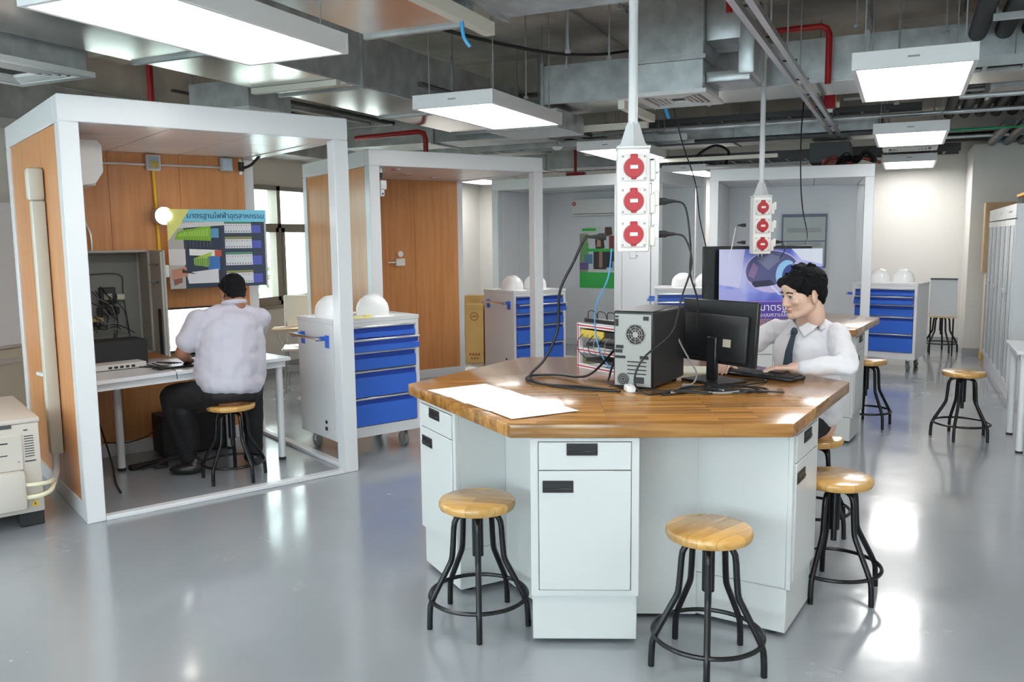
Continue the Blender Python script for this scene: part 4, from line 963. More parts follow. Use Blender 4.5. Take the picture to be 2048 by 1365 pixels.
prof = [(0, .02), (0, .27), (.19, .27), (.215, .24), (.215, .09), (.17, .02), (.06, .0)]
mb = MB(); mb.M = Matrix(((1, 0, 0, 0), (0, 0, 1, 0), (0, 1, 0, 0), (0, 0, 0, 1))); mb.prism(prof, 0, .78, bev=.004); ob('housing', mb, WHITEM, t)
ob('louvre', B(.10, .18, .05, .73, .012, .02), WHITEM, t)
t = thing('subwoofer_box', 'black case on the floor under the booth desk', 'case', at1(.80, 1.25, 0), rz1)
ob('case', B(-.03, .45, -.02, .22, .012, .30, bev=.006), BLACKM, t)
for x in (.0, .4): ob('foot', B(x, x + .04, .0, .18, 0, .014), BLACK, t)
t = thing('power_strip', 'black power strip lying on the floor under the booth desk', 'power strip', at1(.62, 1.06, 0), rz1 + R(10))
ob('case', B(-.13, .13, -.03, .03, 0, .035, bev=.005), BLACK, t)
cable('black cable from the wall socket down to the booth floor', [at1(.36, bw - .04, .48), at1(.36, 1.2, .30), at1(.36, .95, .10), at1(.33, .75, .012), at1(.30, .50, .008)], .006)
cable('black cable lying across the floor under the booth desk', [at1(.40, bw - .20, .16), at1(.55, 1.30, .14), at1(.70, 1.22, .2), at1(.82, 1.20, .34), at1(.84, 1.20, .5)], .004)
cable('black cable bunched on the floor behind the desk leg', [at1(.55, .98, .012), at1(.66, 1.0, .02), at1(.72, .95, .012), at1(.62, .92, .02), at1(.70, 1.0, .03), at1(.9, 1.12, .012)], .006)
# duct cover and outdoor unit left of the booth
t = thing('pipe_duct', 'ivory plastic pipe duct running down the outside of the man\'s booth', 'duct', at1(0, .53, 0), rz1)
ob('duct', B(-.062, .008, 0, .085, .30, 1.80, bev=.010), IVORY, t); ob('elbow_cap', B(-.075, .010, -.008, .093, 1.80, 1.99, bev=.022), IVORY, t)
LA = local((-4.275, 3.05), rz1)
t = thing('outdoor_unit', 'beige outdoor air conditioning unit on the floor left of the booth', 'outdoor unit', (-4.275, 3.05, 0), rz1)
ob('casing', B(-.55, 0, 0, .85, .085, .585, bev=.008), BEIGE, t); ob('lid', B(-.56, .006, -.006, .856, .585, .612, bev=.008), BEIGE, t)
ob('grip_recess', B(-.27, -.13, -.003, .02, .565, .587), DGREY, t)
sp = ob('service_cover', B(-.30, -.085, -.012, .0, .33, .53, bev=.006), BEIGE, t); ob('rating_print', B(-.21, -.16, -.0135, -.012, .42, .425).box(-.22, -.155, -.0135, -.012, .485, .492), INK, sp)
for x in (-.27, -.11): ob('screw', MB().cyl((x, -.012, .38), (x, -.015, .38), .006, 8), GREY, sp)
ob('valve_cover', B(-.27, -.085, -.055, .0, .115, .335, bev=.022), BEIGE, t)
ob('seam', B(-.36, -.352, -.002, .02, .09, .58), GREY, t)
lb = MB().use(INK)
for k in range(9): lb.box(-.075, -.03, -.002, 0, .40 + .014 * k, .404 + .014 * k)
lb.box(-.078, -.025, -.002, 0, .372, .378).box(-.075, -.055, -.002, 0, .545, .551)
ob('spec_print', lb, INK, t)
yl = MB().use(YELLOW); yl._f([yl.v((-.065, -.002, .12)), yl.v((-.025, -.002, .12)), yl.v((-.045, -.002, .158))]); yl.use(INK)._f([yl.v((-.050, -.003, .128)), yl.v((-.040, -.003, .128)), yl.v((-.045, -.003, .145))]); ob('warning_label', yl, YELLOW, t, smooth=False)
for x in (-.45, -.06):
    for y in (.10, .75): ob('foot', B(x - .06, x + .06, y - .07, y + .07, 0, .085, bev=.006), BLACKM, t)
cable('grey and cream taped pipes from the duct into the outdoor unit', [at1(-.03, .57, .31), LA(.13, .34) + (.285,), LA(.10, .18) + (.25,), LA(.06, .06) + (.22,)], .02, mat('grey tape', (.5, .53, .58), .6), name='pipe')
cable('cream insulated pipe entering the valve cover, lower one', [LA(.065, .07) + (.215,), LA(.03, -.02) + (.195,), LA(-.03, -.05) + (.185,), LA(-.09, -.03) + (.18,)], .013, mat('cream tape', (.76, .72, .52), .6), name='pipe')
cable('cream insulated pipe entering the valve cover, upper one', [LA(.06, .06) + (.235,), LA(.03, -.02) + (.245,), LA(-.03, -.05) + (.25,), LA(-.09, -.03) + (.25,)], .012, mat('cream tape', (.76, .72, .52), .6), name='pipe')
# far left wall: whiteboard and rail
t = thing('whiteboard', 'whiteboard on the left wall behind the outdoor unit', 'whiteboard', (XL, 0, 0))
ob('surface', B(.0, .02, 3.3, 5.6, .715, 1.895), BOARD, t); ob('frame', B(.0, .035, 3.27, 5.63, .69, .715).box(0, .035, 3.27, 5.63, 1.895, 1.915).box(0, .035, 5.6, 5.63, .69, 1.915), ALU, t)
struct('trim_10', B(XL, XL + .02, YF, 5.9, 0, .68), WAINS)
struct('trim_11', B(XL + .02, XL + .05, YF, 5.9, .565, .60), ALU)

# ------------------------------------------------------------------ second booth details
def at2(u, v, z): x, y = L2(u, v); return (x, y, z)
rz2 = R(TH2)
t = thing('security_camera', 'small white security camera hanging inside the second booth post', 'camera', at2(.16, .12, 2.195), rz2)
ob('bracket', MB().cyl((0, 0, 0), (0, 0, -.05), .022, 12), WHITE, t); ob('joint', MB().cyl((0, 0, -.05), (0, 0, -.10), .018, 12), BLACK, t)
ob('camera_body', B(-.03, .035, -.06, .04, -.20, -.115, bev=.012).box(-.022, .022, -.04, .02, -.26, -.19, bev=.012), WHITE, t); ob('lens', MB().cyl((0, -.04, -.235), (0, -.045, -.235), .008, 10), BLACK, t)
t = thing('switch_box', 'small round white socket on the second booth wood wall', 'socket', at2(1.0, 1.54, 1.40), rz2)
ob('housing', MB().cyl((0, 0, 0), (0, -.025, 0), .032, 16), SOCK, t)
t = thing('switch_box', 'white rectangular box on the second booth wood wall below the round socket', 'switch', at2(1.0, 1.54, 1.31), rz2)
ob('housing', B(-.06, .05, -.03, 0, -.04, .04, bev=.005), SOCK, t); ob('pipe_stub', MB().cyl((-.06, -.015, 0), (-.15, -.015, 0), .008, 8), SOCK, t)
for k, (u, v) in enumerate(((.75, .8), (.42, .35), (1.2, 1.1))):
    tag(ob('downlight', MB().lathe([(0, -.008), (.045, -.008), (.05, 0), (0, 0)], 20), CHROME, None, at2(u, v, H0 - .137 + .002)), ['downlight in the middle of the second booth roof', 'downlight near the front left of the second booth roof', 'downlight near the back of the second booth roof'][k], 'downlight', 'downlights in the second booth')
# tall cardboard boxes
def box_thing(label, loc, rz, w, d, h, tape=True, grp='tall cardboard boxes by the back wall'):
    t = thing('cardboard_box', label, 'cardboard box', loc, rz, grp); ob('carton', B(0, w, 0, d, 0, h, bev=.004), KRAFT, t)
    pr = MB().use(colm((.30, .08, .03))); pr.torus((w * .5, -.001, h * .80), w * .22, .004, 20, 4, 'Y')
    for k in range(4): pr.box(w * .2 + w * .16 * k, w * .2 + w * .16 * k + w * .10, -.002, 0, h * .13, h * .175)
    for k in range(3): pr.box(w * .28 + w * .16 * k, w * .28 + w * .16 * k + w * .1, -.002, 0, h * .07, h * .10)
    pr.box(w * .36, w * .64, -.002, 0, h * .795, h * .81)
    ob('print', pr, None, t, smooth=False)['kind'] = 'stuff'
    if tape: ob('flap_line', B(.002, w - .002, -.0012, 0, h * .93, h * .932), colm((.3, .17, .06)), t)
    return t
box_thing('tall cardboard box with a red oval mark, front left one', (-4.97, 9.36, 0), R(20), .225, .22, .74)
box_thing('tall cardboard box standing right of the marked one, against the cart', (-4.74, 9.45, 0), R(20), .20, .22, .72)
box_thing('taller cardboard box standing behind the marked one', (-5.14, 9.66, 0), R(14), .28, .22, .83)
box_thing('taller cardboard box standing behind the right-hand one', (-4.82, 9.72, 0), R(14), .26, .22, .83)

# ------------------------------------------------------------------ window bay: tablet chairs, barrels
def chair_proto(label):
    t = thing('study_chair', label, 'chair', group='study chairs by the window'); CH = mat('cream plastic chair', (.78, .72, .62), .5)
    ob('seat', B(-.2, .2, -.2, .2, .42, .45, bev=.012), CH, t)
    ob('backrest', MB().box(-.19, .19, .19, .215, .62, .98, bev=.012), CH, t)
    for x in (-.17, .17):
        ob('leg', MB().tube(catmull([(x, -.18, 0), (x, -.17, .3), (x, -.15, .42)], 3), .011, 8), GREY, t)
        ob('leg', MB().tube(catmull([(x, .26, 0), (x, .2, .42), (x, .20, .7), (x, .23, .97)], 4), .011, 8), GREY, t)
    ob('writing_tablet', B(-.27, .16, -.42, -.15, .66, .68, bev=.006), PINE, t)
    ob('tablet_arm', MB().tube(catmull([(-.2, .1, .44), (-.24, .0, .55), (-.22, -.25, .655)], 4), .010, 8), GREY, t)
    ob('book_basket', B(-.17, .17, -.16, .16, .20, .215).box(-.17, .17, -.16, -.15, .215, .27), GREY, t)
    return t
c0 = chair_proto('study chair with writing tablet under the window, left one'); c0.location = (-5.75, 7.15, 0); c0.rotation_euler = (0, 0, R(35))
dup(c0, (-5.85, 7.95, 0), R(35), 'study chair with writing tablet under the window, right one')
t = thing('barrel', 'cyan blue barrel lying behind the desk by the window chairs', 'barrel', (-6.1, 8.55, .16), 0)
ob('drum', MB().tube([(-.2, -.2, 0), (.25, .15, 0)], .16, 24), FOAMB, t); ob('band', MB().tube([(-.02, -.06, 0), (.04, -.013, 0)], .163, 24), colm((.02, .2, .35)), t)

# ------------------------------------------------------------------ booth 3 details
def at3(u, v, z): x, y = L3(u, v); return (x, y, z)
def at4(u, v, z): x, y = L4(u, v); return (x, y, z)
bv3 = 1.45 - .165
t = thing('air_conditioner', 'white wall air conditioner with a round red badge above the green poster', 'air conditioner', at3(.60, bv3 - .2, 1.86), R(TH3))
ob('housing', B(0, .85, 0, .195, 0, .235, bev=.02), WHITEM, t); ob('louvre', B(.04, .81, -.003, .01, .022, .03), DGREY, t)
bd_ = ob('badge', MB().cyl((.05, -.002, .17), (.05, -.006, .17), .028, 20), REDS, t); ob('badge_mark', B(.042, .058, -.0075, -.006, .162, .182), PAPER, bd_)
art = [((.66, .70, .72), 0, .26, 1, 1), ((.30, .34, .20), 0, .26, .20, .9), ((.62, .66, .62), .2, .8, .5, 1), ((.18, .42, .16), .04, .45, .22, .75), ((.10, .26, .40), .12, .40, .32, .56), ((.04, .035, .04), .34, .30, .66, .64), ((.05, .03, .03), [(.40, .62), (.62, .66), (.58, .86), (.46, .90), (.38, .78)]),
       ((.50, .30, .20), [(.42, .68), (.52, .68), (.52, .82), (.44, .84)]), ((.42, .24, .17), .48, .34, .56, .6), ((.10, .05, .04), [(.62, .84), (.80, .88), (.78, 1), (.62, 1)]), ((.28, .06, .08), .72, .56, 1, .86), ((.03, .03, .04), .66, .34, .85, .60), ((.16, .12, .30), .0, .30, .22, .42), ((.40, .50, .66), .80, .30, 1, .44),
       ((.72, .70, .66), .25, .27, .7, .31), (GREEN, 0, 0, 1, .26), (GREEN, .06, .94, .40, .985), (GREEN, .16, .60, .84, .65), ((.5, .5, .5), .88, .05, .95, .11)]
pt = poster('poster', 'green and photo poster of people working, on the grey booth wall', at3(.63, bv3 - .012, .84), R(TH3), .66, .86, PAPER, art)
# ------------------------------------------------------------------ booth 4: framed panel, big screen, purple poster
t = thing('distribution_board', 'framed grey distribution board with glass doors on the far booth wall', 'distribution board', at4(.78, 1.75 - .17, 1.13), R(TH4))
FRB = mat('slate blue frame', (.10, .13, .20), .4)
ob('case', B(0, .56, -.09, 0, 0, .70, bev=.004), mat('grey case', (.45, .47, .46), .5), t); ob('frame', B(0, .02, -.10, -.09, .0, .70).box(.54, .56, -.10, -.09, 0, .70).box(.02, .54, -.10, -.09, .66, .70).box(.02, .54, -.10, -.09, .34, .355).box(.02, .54, -.10, -.09, 0, .02), FRB, t)
for z0, z1 in ((.02, .34), (.355, .66)): ob('pane', B(.02, .54, -.096, -.093, z0, z1), mat('smoked pane', (.40, .43, .42), .35), t)
for k in range(3): ob('breaker_row', B(.07, .49, -.099, -.09, .08 + .19 * k, .14 + .19 * k), GREY, t)
tag(ob('wall_box', B(.0, .14, -.07, 0, 0, .18, bev=.004), GREY, None, at4(1.20, 1.58, .90), (0, 0, R(TH4))), 'small grey box below the framed board on the far booth wall', 'box')
def at(x, y, z): return (x, y, z)
t = thing('television', 'large black flat television behind the purple poster on the far workbench', 'television', (-1.547, 7.20, TZ), R(24.5))
ob('housing', B(0, .92, 0, .035, .05, .60, bev=.006), BLACK, t); ob('rear_cover', B(.1, .8, .035, .07, .10, .45, bev=.01), BLACKM, t); ob('screen', B(.012, .908, -.002, 0, .065, .59), mat('dark screen', (.015, .02, .022), .12), t)
ob('stand', B(.2, .24, -.08, .13, 0, .06, bev=.003).box(.68, .72, -.08, .13, 0, .06, bev=.003), BLACK, t)
art = []
BP = [(.16, .18, .62), (.22, .26, .74), (.34, .40, .86), (.50, .55, .92), (.62, .66, .95)]
def grad_mat():
    m = bpy.data.materials.new('poster blue violet print'); m.use_nodes = True; nt = m.node_tree; b = nt.nodes['Principled BSDF']; tc = nt.nodes.new('ShaderNodeTexCoord'); nz = nt.nodes.new('ShaderNodeTexNoise'); nz.inputs['Scale'].default_value = 3.2
    mp = nt.nodes.new('ShaderNodeMapping'); mp.inputs['Location'].default_value = (0, 0, .4); nt.links.new(tc.outputs['Object'], mp.inputs[0]); nt.links.new(mp.outputs[0], nz.inputs[0])
    rp = nt.nodes.new('ShaderNodeValToRGB'); e = rp.color_ramp.elements; e[0].position = .36; e[0].color = (.10, .13, .60, 1); e[1].position = .66; e[1].color = (.52, .55, .92, 1); k = e.new(.5); k.color = (.24, .30, .82, 1)
    nt.links.new(nz.outputs[0], rp.inputs[0]); nt.links.new(rp.outputs[0], b.inputs['Base Color']); return m
GP = grad_mat()
def arc(cx, cz, rx, rz_, a0, a1, n=20): return [(cx + rx * math.cos(R(a0 + (a1 - a0) * i / n)), cz + rz_ * math.sin(R(a0 + (a1 - a0) * i / n))) for i in range(n + 1)]
art = [((.60, .62, .90), [(0, 1), (.25, 1), (.20, .45), (0, .5)]), ((.76, .80, .95), [(.70, 1), (1, 1), (1, .78), (.8, .84)]), ((.38, .42, .86), [(0, .45), (.2, .42), (.3, .22), (0, .22)]),
       ((.55, .50, .85), arc(.52, .68, .275, .305, 0, 360)), ((.09, .10, .25), arc(.52, .68, .26, .29, 30, 205) + [(.31, .53), (.35, .46), (.48, .47), (.56, .50)]), ((.25, .16, .34), [(.28, .62), (.33, .82), (.38, .74), (.34, .58)]),
       ((.17, .19, .33), [(.36, .84), (.5, .93), (.62, .88), (.48, .70)]), ((.03, .03, .08), [(.32, .50), (.35, .455), (.55, .49), (.50, .56), (.33, .54)]),
       ((.30, .58, .90), arc(.66, .62, .11, .22, 60, 300)), ((.04, .07, .30), arc(.70, .60, .09, .18, 0, 360)), ((.70, .80, .92), [(.50, .47), (.52, .47), (.61, .34), (.58, .35)]),
       ((.12, .16, .62), [(.82, .78), (1, .74), (1, .38), (.84, .34)]), ((.32, .52, .90), [(.86, .62), (1, .58), (1, .52), (.86, .54)]),
       (PURP, 0, 0, 1, .245), ((.30, .20, .60), 0, .245, 1, .26), ((.10, .30, .35), .90, .10, .95, .17), ((.8, .85, .9), .925, .18, .955, .225), ((.75, .78, .9), .88, .86, .90, .97)]
# poster 2
pt = poster('poster', 'blue and purple poster with a large camera picture leaning on the far workbench', (-1.40, 7.16, TZ - .01), R(24.5), .86, .585, GP, art, tilt=R(-2))
text('มาตรฐาน', .085, PAPER, pt, (.86 * .58, -.004, .585 * .165), (PI / 2, 0, 0), ext=.0003)
text('ช่างระบบความปลอดภัย', .046, PAPER, pt, (.86 * .56, -.004, .585 * .06), (PI / 2, 0, 0), ext=.0003)

# ------------------------------------------------------------------ right side: cupboards, white table, boards
def cupboard(label, y0, w):
    t = thing('glass_cupboard', label, 'cupboard', (.905, y0, 0), 0, 'tall white glass fronted cupboards'); h = 1.82; d = .45
    ob('carcass', B(0.015, d, 0, .012, .0, h).box(.015, d, w - .012, w, 0, h).box(d - .012, d, .012, w - .012, 0, h).box(.015, d - .012, .012, w - .012, h - .012, h).box(.015, d - .012, .012, w - .012, 0, .08), WHITE, t)
    ob('header', B(0, .015, 0, w, h - .13, h, bev=.003), WHITE, t); ob('plinth', B(.02, .035, 0, w, 0, .08), WHITE, t)
    ob('upper_sign', B(-.0015, 0, w * .35, w * .65, h - .075, h - .055), GREY, t)
    for i in range(2):
        a, b_ = w * i / 2 + .004, w * (i + 1) / 2 - .004
        dr = ob('door', B(-.002, .014, a, a + .05, .09, h - .14).box(-.002, .014, b_ - .05, b_, .09, h - .14).box(-.002, .014, a + .05, b_ - .05, .09, .16).box(-.002, .014, a + .05, b_ - .05, h - .2, h - .14), WHITE, t)
        ob('pane', B(.004, .008, a + .05, b_ - .05, .16, h - .2), mat('frosted pane', (.60, .64, .66), .22), dr); ob('pane_gasket', B(-.004, -.001, a + .045, a + .055, .16, h - .2).box(-.004, -.001, b_ - .055, b_ - .045, .16, h - .2), mat('slate gasket', (.10, .13, .17), .5), dr)
        yk = b_ - .03 if i == 0 else a + .03
        ob('door_handle', MB().cyl((-.002, yk, .98), (-.03, yk, .98), .012, 10).box(-.035, -.02, yk - .012, yk + .012, .94, 1.02, bev=.004), CHROME, dr)
    for z in (.55, .95, 1.3): ob('shelf', B(.03, d - .012, .012, w - .012, z, z + .012), WHITE, t)
    return t
cupboard('nearest tall white cupboard, black bin on top', 9.05, .90)
cupboard('middle tall white cupboard along the right side', 9.955, .90)
cupboard('farthest tall white cupboard, next to the wall projection', 10.86, .90)
t = thing('storage_bin', 'black storage bin with a yellow lid on top of the near cupboard', 'bin', (.98, 9.12, 1.82), 0)
ob('tub', MB().prism([(0, 0), (.36, 0), (.36, .55), (0, .55)], 0, .075, bev=.008), BLACKM, t); ob('lid', B(-.015, .375, -.015, .565, .075, .105, bev=.01), mat('yellow lid', (.80, .40, .02), .4), t)
t = thing('cardboard_box', 'pale carton standing on the floor behind the cupboards', 'cardboard box', (.90, 11.82, 0), 0, None)
ob('carton', B(0, .46, 0, .25, 0, 1.08, bev=.004), mat('pale carton', (.66, .56, .44), .8), t); ob('carton_base', B(-.01, .47, -.01, .26, 0, .10, bev=.004), KRAFT, t)
t = thing('cardboard_box', 'brown carton stacked on the pale one, its top above the cupboards', 'cardboard box', (.86, 11.80, 1.082), 0, None)
ob('carton', B(0, .46, 0, .25, 0, .84, bev=.004), KRAFT2, t); ob('tape', B(-.001, .461, .11, .14, .2, .841), mat('tape brown', (.45, .3, .16), .4), t)
t = thing('side_table', 'white table with round legs at the right edge of the picture', 'table', (.735, 6.80, 0), 0)
ob('table_top', B(0, 1.2, 0, .72, .705, .73, bev=.004), WHITE, t); ob('apron', B(.03, 1.17, .03, .045, .655, .705).box(.03, 1.17, .675, .69, .655, .705).box(.03, .045, .045, .675, .655, .705), WHITE, t)
for x in (.055, 1.14):
    for y in (.05, .67): lg = ob('leg', MB().cyl((x, y, .015), (x, y, .705), .024, 16), WHITE, t); ob('leg_cap', MB().cyl((x, y, 0), (x, y, .015), .024, 16), BLACKM, lg)
t = thing('easel_board', 'small white display board standing behind the far right cart', 'board', (.36, 12.15, 0), R(-8))
ob('panel', B(-.05, .26, 0, .02, .50, .98, bev=.004), mat('satin white sheet', (.66, .68, .70), .2), t); ob('top_clip', B(-.05, .26, -.012, .03, .97, .99), DGREY, t)
for x in (-.03, .23): ob('leg', MB().cyl((x, .02, 0), (x, .02, .51), .010, 8), BLKPAINT, t)
ob('ledge', B(-.06, .27, -.03, .03, .485, .50), PINE, t)

# ------------------------------------------------------------------ ceiling lamps
def lamp_proto(label):
    t = thing('ceiling_light', label, 'ceiling light', group='suspended panel lights'); w, l = .62, 1.27; wt = mat('lamp tray white', (.80, .80, .81), .4)
    for a in ((-w / 2, w / 2, -l / 2, -l / 2 + .025), (-w / 2, w / 2, l / 2 - .025, l / 2), (-w / 2, -w / 2 + .025, -l / 2 + .025, l / 2 - .025), (w / 2 - .025, w / 2, -l / 2 + .025, l / 2 - .025)):
        ob('frame_side', B(*a, 0, .095, bev=.002), wt, t)
    ob('back_plate', B(-w / 2 + .025, w / 2 - .025, -l / 2 + .025, l / 2 - .025, .085, .095), wt, t)
    ob('diffuser', B(-w / 2 + .025, w / 2 - .025, -l / 2 + .025, l / 2 - .025, .006, .016), DIFF, t)
    ob('maker_mark', B(-.03, .03, -l / 2 - .001, -l / 2, .045, .055), GREY, t)
    for x in (-.25, .25):
        for y in (-.5, .5): ob('hanger_rod', MB().cyl((x, y, .095), (x, y, ZC - 2.45 + .0), .004, 6), GREY, t)
    return t
LIGHTS = [((-2.80, 2.90), 'largest panel light at the upper left, above the booth front'), ((-2.84, 5.84), 'panel light hanging above the space between the first and second booths'), ((-2.84, 9.10), 'panel light behind the near socket column'), ((-2.84, 12.5), 'farthest panel light beside the far socket column'),
          ((0, 5.80), 'panel light at the upper right'), ((0, 9.12), 'second panel light of the right row'), ((0, 12.45), 'smallest panel light of the right row, by the back wall'),
          ((0, 2.5), 'panel light overhead just outside the picture on the right'), ((-2.8, -.4), 'panel light behind the camera on the left'), ((0, -.8), 'panel light behind the camera on the right'), ((-6.15, 12.2), 'panel light in the far left corner, seen beyond the second booth'), ((2.0, 3.0), 'panel light outside the picture at the right wall'), ((-5.9, 1.2), 'panel light outside the picture at the left wall')]
lp = None
for (x, y), lab in LIGHTS:
    if lp is None: lp = lamp_proto(lab); lp.location = (x, y, 2.45)
    else: dup(lp, (x, y, 2.45), 0, lab)

# ------------------------------------------------------------------ ducts, trays, pipes under the slab
def duct(name, label, a, m=GALV, flange=None, axis='x', under=None, cat='duct', group=None):
    t = thing(name, label, cat, (0, 0, 0), 0, group); x0, x1, y0, y1, z0, z1 = a
    ob('casing', B(*a, bev=.003), m, t)
    if under: ob('underside', B(x0 + .01, x1 - .01, y0 + .01, y1 - .01, z0 - .003, z0), under, t)
    if flange:
        L_ = (x1 - x0) if axis == 'x' else (y1 - y0); n = max(1, int(L_ / flange))
        for k in range(n + 1):
            p = (x0 if axis == 'x' else y0) + L_ * k / n
            q = B(p - .015, p + .015, y0 - .02, y1 + .02, z0 - .02, z1 + .02) if axis == 'x' else B(x0 - .02, x1 + .02, p - .015, p + .015, z0 - .02, z1 + .02)
            ob('flange', q, GALVD if m is GALV else m, t)
            for e_ in (0, 1):
                q = (p, (y0 - .01, y1 + .01)[e_]) if axis == 'x' else ((x0 - .01, x1 + .01)[e_], p)
                ob('hanger', MB().cyl((*q, z1), (*q, ZC), .005, 6), GREY, t)
    return t
DG = 'galvanised air ducts'
duct('air_duct', 'long galvanised duct running back above the booths on the left', (-4.35, -3.62, -1.5, 8.0, 2.66, 3.05), GALV, 1.25, 'y', FOIL, group=DG)
duct('air_duct', 'wide flat duct with shiny underside at the top, left of the blue strap', (-2.86, -2.20, .5, 4.25, 2.72, 2.98), GALV, 1.2, 'y', FOIL, group=DG)
tag(ob('ceiling_strip', B(-2.19, -2.13, .5, 4.42, 2.68, 2.75), CREAMP), 'cream strip along the right side of the shiny flat duct', 'strip')
duct('air_duct', 'pale duct crossing at the very top behind the near pole', (-2.15, 2.4, 3.92, 4.62, 2.82, 3.12), GALV, 1.5, 'x', group=DG)
duct('air_duct', 'galvanised duct crossing the room behind the square diffuser', (-3.05, 2.4, 7.32, 8.02, 2.76, 3.10), GALV, 1.15, 'x', FOIL, group=DG)
duct('air_duct', 'far galvanised duct crossing above the grey booths', (-3.6, -.35, 10.75, 11.3, 2.70, 3.02), GALV, 1.2, 'x', group=DG)
duct('air_duct', 'galvanised duct above the second booth on the left', (-6.1, -3.5, 8.35, 8.95, 2.62, 3.0), GALVD, 1.0, 'x', group=DG)
duct('air_duct', 'dark duct along the window wall seen through the booth', (-6.75, -6.2, .5, 12.5, 2.50, 2.80), GALVD, 1.6, 'y', group=DG)
duct('air_duct', 'duct between the long duct and the window wall, upper left', (-6.2, -4.4, 1.4, 2.0, 2.7, 3.05), GALVD, 1.1, 'x', FOIL, group=DG)
duct('air_duct', 'low duct at the back above the cardboard boxes', (-6.2, -3.4, 11.6, 12.1, 2.55, 2.85), GALVD, 1.2, 'x', group=DG)
duct('air_duct', 'galvanised duct on the right behind the upper right light', (.6, 2.4, 8.2, 8.8, 2.75, 3.0), GALVD, 1.1, 'x', group=DG)
duct('air_duct', 'short duct branch beside the second booth beam', (-3.62, -2.9, 7.3, 8.0, 2.55, 2.72), GALV, None, group=DG, under=FOIL)
def diffuser(label, x0, x1, y0, y1, z, zt, rz=0, elbow=False):
    t = thing('air_diffuser', label, 'air diffuser', (0, 0, 0), 0, 'square air diffusers')
    ob('plenum', B(x0, x1, y0, y1, z + .03, z + .24, bev=.003), GALV, t)
    if zt > z + .3: ob('upper_plenum', B(x0, x1, y0, y1, z + .27, zt, bev=.003), GALV, t); ob('plenum_flange', B(x0 - .02, x1 + .02, y0 - .02, y1 + .02, z + .24, z + .27), GALVD, t)
    ob('face_frame', B(x0 - .03, x1 + .03, y0 - .03, y0 + .03, z, z + .03).box(x0 - .03, x1 + .03, y1 - .03, y1 + .03, z, z + .03).box(x0 - .03, x0 + .03, y0 + .03, y1 - .03, z, z + .03).box(x1 - .03, x1 + .03, y0 + .03, y1 - .03, z, z + .03), WHITEM, t)
    for hx in (x0 + .02, x1 - .02): ob('hanger_rod', MB().cyl((hx, y0 + .02, zt - .02), (hx, y0 + .02, ZC), .005, 6), GREY, t)
    ob('throat', B(x0 + .03, x1 - .03, y0 + .03, y1 - .03, z + .02, z + .03), BLACKM, t)
    for k in range(1, 5):
        i = .03 + .035 * k
        ob('vane', B(x0 + i, x1 - i, y0 + i, y0 + i + .012, z + .002, z + .02).box(x0 + i, x1 - i, y1 - i - .012, y1 - i, z + .002, z + .02).box(x0 + i, x0 + i + .012, y0 + i, y1 - i, z + .002, z + .02).box(x1 - i - .012, x1 - i, y0 + i, y1 - i, z + .002, z + .02), WHITEM, t)
    return t
t = diffuser('square diffuser box with elbow duct hanging right of the near pole', -1.86, -1.37, 6.28, 6.86, 2.58, 3.28)
ob('elbow', MB().box(-1.37, -1.12, 6.34, 6.80, 2.95, 3.25, bev=.01).box(-1.14, -1.02, 6.34, 6.80, 2.70, 3.2, bev=.02).box(-1.37, -1.05, 6.36, 6.78, 2.66, 2.74, bev=.015), GALV, t)
diffuser('square diffuser box at the upper left edge of the picture', -4.98, -4.40, 2.98, 3.62, 2.52, 2.80)
diffuser('square diffuser far back above the rear right light', -.25, .25, 10.55, 10.95, 2.50, 2.72)
diffuser('flat diffuser above the second booth', -5.2, -4.6, 5.2, 5.7, 2.55, 2.8)
for lab, a, m_ in (('cream strip end above the first booth roof, at the duct joint', (-4.35, -3.60, 4.95, 5.0, 2.615, 2.655), CREAMP), ('pale ceiling strip left of the near pole, far back', (-3.6, -2.9, 9.95, 10.05, 2.55, 2.60), CREAMP), ('cream strip hanging above the second booth beam', (-3.4, -2.3, 8.12, 8.18, 2.60, 2.66), CREAMP), ('pale strip below the square diffuser', (-1.98, -1.93, 6.2, 7.05, 2.50, 2.56), CREAMP),
                   ('pale channel behind the far pole', (-2.6, -1.3, 9.7, 9.76, 2.40, 2.44), CREAMP)):
    tag(ob('ceiling_strip', B(*a), m_), lab, 'strip')
# strut rail over the benches with clips
t = thing('strut_rail', 'long steel strut rail carrying the socket columns', 'rail', (0, 0, 0))
ob('channel', B(-.815, -.780, 1.2, 10.6, 2.655, 2.69), ALU, t); ob('channel', B(-.735, -.700, 1.2, 10.6, 2.655, 2.69), ALU, t)
for k in range(13):
    y = 1.5 + .75 * k; ob('clip', B(-.82, -.695, y - .012, y + .012, 2.69, 2.70), BLACKM, t)
    if not any(a <= y <= b for a, b in ((3.85, 4.7), (7.25, 8.1), (10.7, 11.4))): ob('hanger_rod', MB().cyl((-.757, y, 2.70), (-.757, y, ZC), .005, 6), GREY, t)
